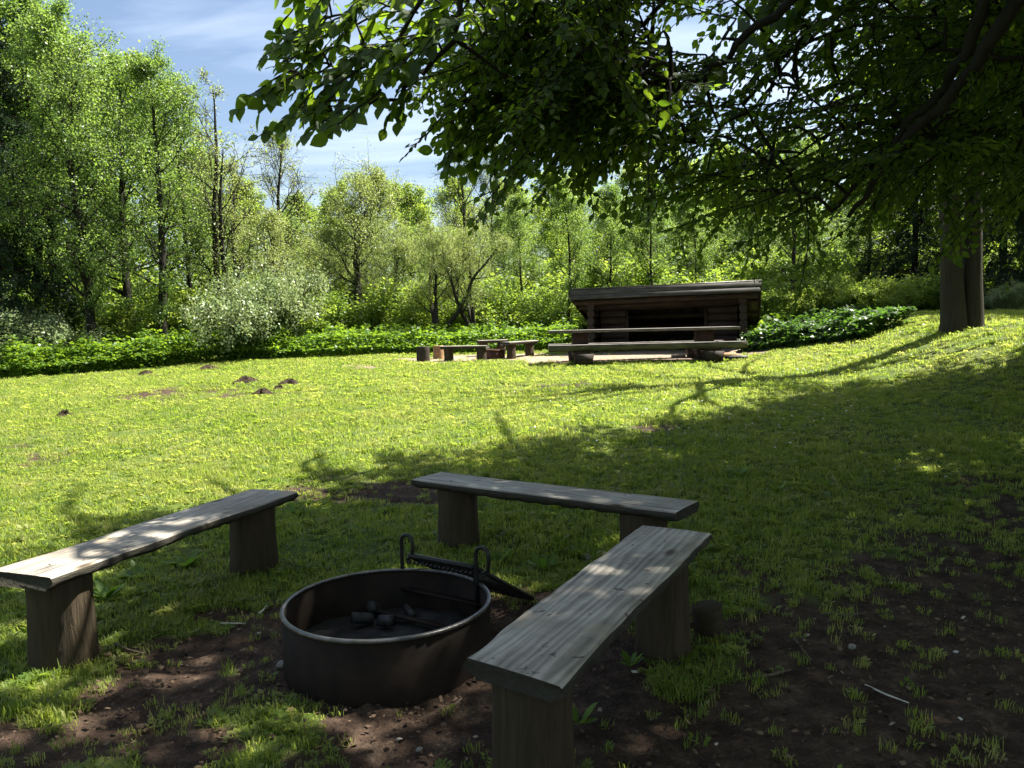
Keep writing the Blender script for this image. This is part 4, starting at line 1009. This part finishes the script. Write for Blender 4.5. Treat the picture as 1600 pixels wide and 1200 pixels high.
# ---------------------------------------------------------------- far fire place
def far_bench(pa, pb, zt, label, legs, rz=0.0, w=.3):
    d = 21.0; a = at(pa[0], pa[1], pa[2]); b = at(pb[0], pb[1], pb[2]); c = (a + b) / 2; L_ = float(np.hypot(*(b[:2] - a[:2]))); z = float(Z(c[0], c[1]))
    t = empty('plank_bench', (c[0], c[1], z), label, 'bench', 'benches round the far fire ring', math.atan2(b[1] - a[1], b[0] - a[0]))
    link('seat', seat_mesh(L_, w, .08, int(pa[0])), t, (0, 0, zt - .08))
    for f in legs: link('leg', stump_mesh(.12, zt - .075, int(pa[0] * f)), t, ((f - .5) * L_, 0, 0))
far_bench((691, 537, 20.6), (762, 537, 20.2), .38, 'low dark bench left of the rusty far fire ring', (.14, .86))
far_bench((746, 533, 22.0), (792, 533, 22.2), .42, 'low dark bench behind the rusty far fire ring', (.2, .8))
far_bench((788, 534, 20.4), (834, 533, 21.8), .42, 'low dark bench right of the rusty far fire ring', (.22, .84))
for px, yb, yt, w_, lab, d in ((661, 557, 534, 20, 'upright brown log stool, left of two behind the meadow', 20.6), (685, 553, 533, 17, 'upright log stool with paler face, right of two behind the meadow', 21.6)):
    p = at(px, 545, d); h = (yb - yt) / F * d; o = link('log_stool', stump_mesh(w_ / 2 / F * d, h, px, .03), None, (p[0], p[1], float(Z(p[0], p[1])))); tag(o, lab, 'stool', 'upright log stools')
    o.data.materials[0] = M['fire_wood'] if px > 670 else M['log_end']
p = at(774, 550, 20.9); t = empty('fire_ring', (p[0], p[1], float(Z(p[0], p[1]))), 'small rusty steel fire ring between the far benches', 'fire ring')
mb = MB(); mb.lathe([(.25, -.05), (.25, .22), (.235, .22), (.235, -.05)], 32); link('wall', mb.mesh('far_ring', M['rust'], True), t)
mb = MB(); mb.lathe([(.262, .20), (.262, .235), (.228, .235), (.228, .20), (.262, .20)], 32); link('rim', mb.mesh('far_rim', M['rust'], True), t)

# ---------------------------------------------------------------- molehills
def molehill(px, py, wpx, label, seed):
    p = hitg(px, py); W = wpx / F * p[1]; rng = np.random.default_rng(seed); n = 26; k = 12; V = [(0, 0, .24 * W)]; f = []
    for i in range(1, k + 1):
        for j in range(n):
            a = 2 * math.pi * j / n; rr = W / 2 * i / k * (1 + .18 * math.sin(3 * a + seed) + .1 * math.sin(5 * a)); hz = .24 * W * max(0, math.cos(i / k * math.pi / 2)) ** .8 * (.75 + .6 * float(fbm(rr * math.cos(a) * 6 + seed, rr * math.sin(a) * 6, 5, 3)))
            V.append((rr * math.cos(a) + rng.normal(0, .01), rr * math.sin(a) + rng.normal(0, .01), hz + rng.normal(0, .026) * (1 - i / k) - (.03 if i == k else 0)))
    for j in range(n): f.append((0, 1 + j, 1 + (j + 1) % n))
    for i in range(k - 1):
        for j in range(n): f.append((1 + i * n + j, 1 + (i + 1) * n + j, 1 + (i + 1) * n + (j + 1) % n, 1 + i * n + (j + 1) % n))
    mb = MB(); mb.add(V, f); tag(link('molehill', mb.mesh('molehill', M['mole']), None, p), label, 'molehill', 'molehills in the meadow')
molehill(325, 578, 32, 'dark molehill nearest the nettle bank', 1)
molehill(385, 598, 40, 'dark molehill in the meadow, left of the cluster of three', 2)
molehill(452, 601, 34, 'dark molehill at the right of the cluster of three', 3)
molehill(411, 618, 38, 'dark molehill at the front of the cluster of three', 4)
molehill(436, 609, 22, 'small crumbled molehill in the middle of the cluster', 7)
molehill(228, 586, 26, 'flat worn molehill beside the left nettle bank', 5)
molehill(100, 652, 30, 'flattened old molehill in the sunny grass on the left', 6)

# ---------------------------------------------------------------- stones, twigs, chips
def stone(px, py, w_, label, seed, flat=.6):
    p = hitg(px, py); W = w_ / F * p[1]; bm = bmesh.new(); bmesh.ops.create_icosphere(bm, subdivisions=2, radius=.5); rng = np.random.default_rng(seed)
    pl = [nrm(rng.normal(0, 1, 3)) for _ in range(7)]
    for v in bm.verts:
        c = np.array(v.co)
        for q in pl:
            e = np.dot(c, q) - .36
            if e > 0: c = c - q * e * .9
        v.co = Vector((c[0] * W * 1.1, c[1] * W * .8, c[2] * W * flat))
    me = bpy.data.meshes.new('stone'); bm.to_mesh(me); bm.free(); me.materials.append(M['stone'])
    o = link('stone', me, None, (p[0], p[1], p[2] + W * flat * .2), (0, 0, seed)); return tag(o, label, 'stone', 'stones around the near fire')
stone(440, 1040, 22, 'pale stone lying against the left side of the near fire ring', 1)
stone(918, 872, 26, 'flat pale stone between the far bench and the nearest bench', 2, .4)
stone(940, 868, 18, 'smaller pale stone beside the flat pale stone', 3)
stone(1331, 1012, 16, 'pale stone in the bare soil right of the nearest bench', 4)
stone(562, 1082, 9, 'tiny white pebble in the soil before the fire ring', 5)
stone(405, 990, 8, 'small white pebble beside the pale wood sliver', 6)
stone(1262, 993, 8, 'white pebble in the dark soil behind the nearest bench', 7)
stone(1106, 1098, 8, 'small pale pebble in the soil below the log block', 8)
stone(625, 1158, 14, 'grey pebble at the bottom edge before the fire ring', 9)
stone(655, 1172, 12, 'grey pebble right beside another at the bottom edge', 10)

def twig(pts, rad, label, mat, group='twigs on the ground', name='twig', cat='twig'):
    q = np.array([hitg(*p) + np.array([0, 0, rad * 1.2 + .006]) for p in pts]); c = q.mean(0); mb = MB(); mb.tube(q - c, [rad, rad * .8, rad * .5][:len(q)], 5)
    tag(link(name, mb.mesh(name, mat), None, c), label, cat, group)
twig([(352, 945), (405, 936), (445, 925)], .006, 'thin dark twig lying left of the fire ring', M['twig'])
twig([(340, 978), (362, 978), (384, 978)], .006, 'pale wood sliver lying left of the fire ring', M['chip'])
twig([(1296, 738), (1304, 752), (1312, 766)], .006, 'pale crooked twig in the shaded grass on the right', M['chip'])
twig([(1175, 1064), (1205, 1060), (1236, 1052)], .008, 'dark twig in the bare soil right of the nearest bench', M['twig'])
twig([(1352, 1075), (1385, 1090), (1420, 1103)], .005, 'long pale stem lying in the dark soil on the right', M['chip'])
twig([(1240, 1000), (1255, 1020), (1268, 1036)], .005, 'thin pale twig beside the white pebble', M['twig'])
twig([(406, 962), (412, 956), (418, 948)], .005, 'short pale splinter beside the wood sliver', M['chip'])
twig([(1290, 962), (1320, 964), (1350, 962)], .005, 'thin twig under the lit tuft in the soil', M['twig'])
twig([(180, 1010), (200, 1020), (225, 1026)], .007, 'dark twig in the shade of the left bench', M['twig'])
twig([(700, 1118), (712, 1105), (722, 1095)], .005, 'short twig standing out of soil left of the near stump', M['twig'])

def build_litter():
    rng = np.random.default_rng(71); n = 44000; x = rng.uniform(-3, 5, n); y = rng.uniform(1.5, 8, n)
    keep = rng.random(n) < dirt(x, y) * np.clip(1.3 - y * .10, .25, 1); keep &= np.hypot(x - FIRE[0], y - FIRE[1]) > .47
    x = x[keep]; y = y[keep]; n = len(x); P = np.stack([x, y, Z(x, y) + rng.uniform(-.008, .012, n)], 1)
    A = rng.normal(0, 1, (n, 3)) * np.array([1, 1, .2]); Nn = rng.normal(0, .5, (n, 3)) + np.array([0, 0, 1]); size = .006 + .024 * rng.random(n) ** 3.0
    T = (np.array([(-.3, 0, 0), (.3, .05, 0), (.25, 1, .12), (-.28, .9, .1), (0, .45, .3)]), [(0, 1, 4), (1, 2, 4), (2, 3, 4), (3, 0, 4)])
    tag(link('leaf_litter', leaf_mesh('leaf_litter', P, A, Nn, size, T, M['litter'], np.where(rng.random(n) < .014, .85 + .15 * rng.random(n), .8 * rng.random(n) ** 1.3))), 'wood chips, crumbs and dry leaf bits on bare soil', None, None, 'stuff')
build_litter()

# ---------------------------------------------------------------- grass
def tufts():
    col = bpy.data.collections.new('tuft_sources'); rng = np.random.default_rng(81)
    for v in range(6):
        VV = []; lp = []; tt = []; nb = 16
        for b in range(nb):
            a = rng.random() * 6.283; r = .055 * math.sqrt(rng.random()); p = np.array([r * math.cos(a), r * math.sin(a), -.012]); h = rng.uniform(.03, .075); ln = rng.uniform(.1, .75); a2 = rng.random() * 6.283
            l = np.array([math.cos(a2), math.sin(a2), 0]); s = np.array([-l[1], l[0], 0]) * rng.uniform(.0016, .0034); k = len(VV)
            q = p + l * h * ln * .35 + np.array([0, 0, h * .6]); e = p + l * h * ln + np.array([0, 0, h * (1 - .25 * ln)])
            VV += [p - s, p + s, q + s, q - s, e]; lp += [k, k + 1, k + 2, k + 3, k + 3, k + 2, k + 4]; tt += [4, 3]
        if v >= 4:
            for b in range(7):             # clover and daisy leaves
                a = rng.random() * 6.283; c = np.array([.05 * math.cos(a), .05 * math.sin(a), rng.uniform(.01, .03)]); s = rng.uniform(.012, .026); k = len(VV); u = np.array([math.cos(a), math.sin(a), .35]); w_ = np.array([-math.sin(a), math.cos(a), 0])
                VV += [c - u * s, c + w_ * s * .7, c + u * s, c - w_ * s * .7]; lp += [k, k + 1, k + 2, k + 3]; tt += [4]
        col.objects.link(bpy.data.objects.new('tuft', mesh_np('tuft', np.array(VV), lp, tt, M['grass'])))
    return col

def scatter(name, P, rot, scl, idx, col, label):
    me = bpy.data.meshes.new(name); me.vertices.add(len(P)); me.vertices.foreach_set('co', np.ascontiguousarray(P, np.float32).ravel())
    for nm, ty, arr, key in (('rot', 'FLOAT_VECTOR', rot, 'vector'), ('scl', 'FLOAT_VECTOR', scl, 'vector'), ('idx', 'INT', idx, 'value')):
        a = me.attributes.new(nm, ty, 'POINT'); a.data.foreach_set(key, np.ascontiguousarray(arr).ravel())
    me.materials.append(M['grass']); o = link(name, me); tag(o, label, None, None, 'stuff')
    ng = bpy.data.node_groups.new(name, 'GeometryNodeTree'); ng.interface.new_socket('Geometry', in_out='INPUT', socket_type='NodeSocketGeometry'); ng.interface.new_socket('Geometry', in_out='OUTPUT', socket_type='NodeSocketGeometry')
    gi = ng.nodes.new('NodeGroupInput'); go = ng.nodes.new('NodeGroupOutput'); ip = ng.nodes.new('GeometryNodeInstanceOnPoints'); ci = ng.nodes.new('GeometryNodeCollectionInfo')
    ci.inputs['Collection'].default_value = col; ci.inputs['Separate Children'].default_value = True; ci.inputs['Reset Children'].default_value = True
    def na(nm, ty):
        q = ng.nodes.new('GeometryNodeInputNamedAttribute'); q.data_type = ty; q.inputs[0].default_value = nm; return [s for s in q.outputs if s.enabled and s.name == 'Attribute'][0]
    er = ng.nodes.new('FunctionNodeEulerToRotation'); lk = ng.links.new
    lk(gi.outputs[0], ip.inputs['Points']); lk(ci.outputs[0], ip.inputs['Instance']); ip.inputs['Pick Instance'].default_value = True
    lk(na('rot', 'FLOAT_VECTOR'), er.inputs[0]); lk(er.outputs[0], ip.inputs['Rotation']); lk(na('scl', 'FLOAT_VECTOR'), ip.inputs['Scale']); lk(na('idx', 'INT'), ip.inputs['Instance Index'])
    lk(ip.outputs[0], go.inputs[0]); md = o.modifiers.new('scatter', 'NODES'); md.node_group = ng

def build_grass():
    rng = np.random.default_rng(91); Ps = []; Ss = []
    for y0, y1, dens, sc in ((1.4, 4.5, 900, .82), (4.5, 8, 560, .9), (8, 13, 260, 1.1), (13, 19, 150, 1.3), (19, 27.5, 85, 1.55)):
        xw = lambda y: .70 * y + 1.0
        area = (y1 - y0) * 2 * xw(y1); n = int(area * dens); x = rng.uniform(-xw(y1), xw(y1), n); y = rng.uniform(y0, y1, n); k = np.abs(x) < xw(y); x = x[k]; y = y[k]
        d = dirt(x, y); fl = fbm(x * 1.8, y * 1.8, 93, 3)
        p = np.clip(1.02 - d * 1.12 + (fbm(x * 7, y * 7, 99, 3) - .5) * .8 * (d > .05), .018, 1) * np.clip(.35 + 1.5 * (fl - .18), .25, 1)
        sh = sst(1.5, 6, x - .3 * (y - 6)) * (1 - sst(10, 16, y - .3 * x)); p = p * (1 - .35 * sh)
        p *= np.where((np.hypot(x - FIRE[0], y - FIRE[1]) < .5), 0, 1)
        k = rng.random(len(x)) < p; x = x[k]; y = y[k]; Ps.append(np.stack([x, y, Z(x, y) + (fbm(x * 5, y * 5, 41, 4) - .5) * .045 * .35 * (1 - sst(8, 26, y)) - .004], 1))
        hh = .55 + .9 * fbm(x * 1.1 + 7, y * 1.1, 95, 3) ** 1.3; s = sc * rng.uniform(.7, 1.3, len(x)) * (1 - .4 * dirt(x, y)); Ss.append(np.stack([s, s, s * hh], 1))
    P = np.concatenate(Ps); Sc = np.concatenate(Ss); n = len(P)
    rot = np.stack([rng.normal(0, .12, n), rng.normal(0, .12, n), rng.uniform(0, 6.28, n)], 1)
    scatter('meadow_grass', P, rot, Sc, rng.integers(0, 6, n).astype(np.int32), tufts(), 'short sunlit meadow grass thinning out on bare soil'); print('tufts', n)
build_grass()

# daisies
def build_daisies():
    rng = np.random.default_rng(97); n = 900; x = rng.normal(0, 1, n); cx = rng.choice([3.4, 2.2, 5.5, 1.5, 6.8], n); cy = {3.4: 10.5, 2.2: 9.0, 5.5: 14.5, 1.5: 12, 6.8: 15.5}
    X = cx + rng.normal(0, 1.1, n); Y = np.array([cy[c] for c in cx]) + rng.normal(0, .9, n); k = (dirt(X, Y) < .4) & (rng.random(n) < .4); X = X[k]; Y = Y[k]
    P = np.stack([X, Y, Z(X, Y) + rng.uniform(.05, .08, len(X))], 1); A = rng.normal(0, 1, (len(X), 3)) * np.array([1, 1, .15]); Nn = rng.normal(0, .2, (len(X), 3)) + np.array([0, 0, 1])
    a = np.arange(8) / 8 * 6.283; T = (np.stack([.5 * np.cos(a), .5 * np.sin(a), 0 * a], 1), [tuple(range(8))])
    tag(link('daisies', leaf_mesh('daisies', P, A, Nn, .02, T, M['petal'], rng.random(len(X)))), 'scattered white daisies in the shaded grass', None, None, 'stuff')
M['petal'] = plain_mat('petal', (.6, .6, .58), (.8, .8, .78), 30, .6)
build_daisies()

# broad-leaved weeds
def weed(px, py, s, nl, label, seed, up=.6):
    p = hitg(px, py); rng = np.random.default_rng(seed); t = empty('broadleaf_weed', p, label, 'plant', 'broad-leaved weeds in the grass')
    n = 5; T = np.array([(0, 0, 0), (.13, .2, .03), (.2, .5, .05), (.12, .82, .02), (0, 1, -.04), (-.12, .82, .02), (-.2, .5, .05), (-.13, .2, .03), (0, .5, -.0)])
    F_ = [(0, 1, 2, 8), (8, 2, 3, 4), (0, 8, 6, 7), (8, 4, 5, 6)]
    for k in range(nl):
        a = k * 2.4 + rng.normal(0, .3); el = rng.uniform(.35, 1.1) * up * 1.5; A = np.array([[math.cos(a) * math.cos(el), math.sin(a) * math.cos(el), math.sin(el)]]); Nn = np.array([[-math.cos(a) * math.sin(el), -math.sin(a) * math.sin(el), math.cos(el)]]) + rng.normal(0, .15, (1, 3))
        link('leaf', leaf_mesh('weed_leaf', np.array([[.008 * math.cos(a), .008 * math.sin(a), .0]]), A, Nn, s * rng.uniform(.6, 1.15), (T, F_), M['weed'], rng.random(1)), t)
W_ = [(165, 935, .12, 14, 'broad dock leaves growing under the left bench near its front stump'), (215, 905, .12, 15, 'tall dock clump under the middle of the left bench'), (290, 885, .13, 9, 'dock plant beneath the far half of the left bench'),
      (850, 890, .11, 9, 'small weed right of the far bench stump, by the fire ring'), (1155, 745, .14, 10, 'leafy weed in shaded grass right of the far bench'), (1215, 770, .12, 9, 'leafy weed in shaded grass, beyond the end of the nearest bench'),
      (985, 1040, .08, 9, 'small green weed between the legs of the nearest bench'), (780, 880, .10, 7, 'light green sprout close to the far bench stump'), (1290, 760, .10, 8, 'leafy weed beside the pale crooked twig'), (905, 1130, .09, 8, 'small weed right beside the near stump at the bottom'),
      (460, 805, .11, 8, 'light green weed beyond the right end of the left bench')]
for i, (px, py, s, nl, lab) in enumerate(W_): weed(px, py, s, nl, lab, 800 + i)
print('objects', len(bpy.data.objects), 'tris', sum(len(m.loops) - 2 * len(m.polygons) for m in bpy.data.meshes))
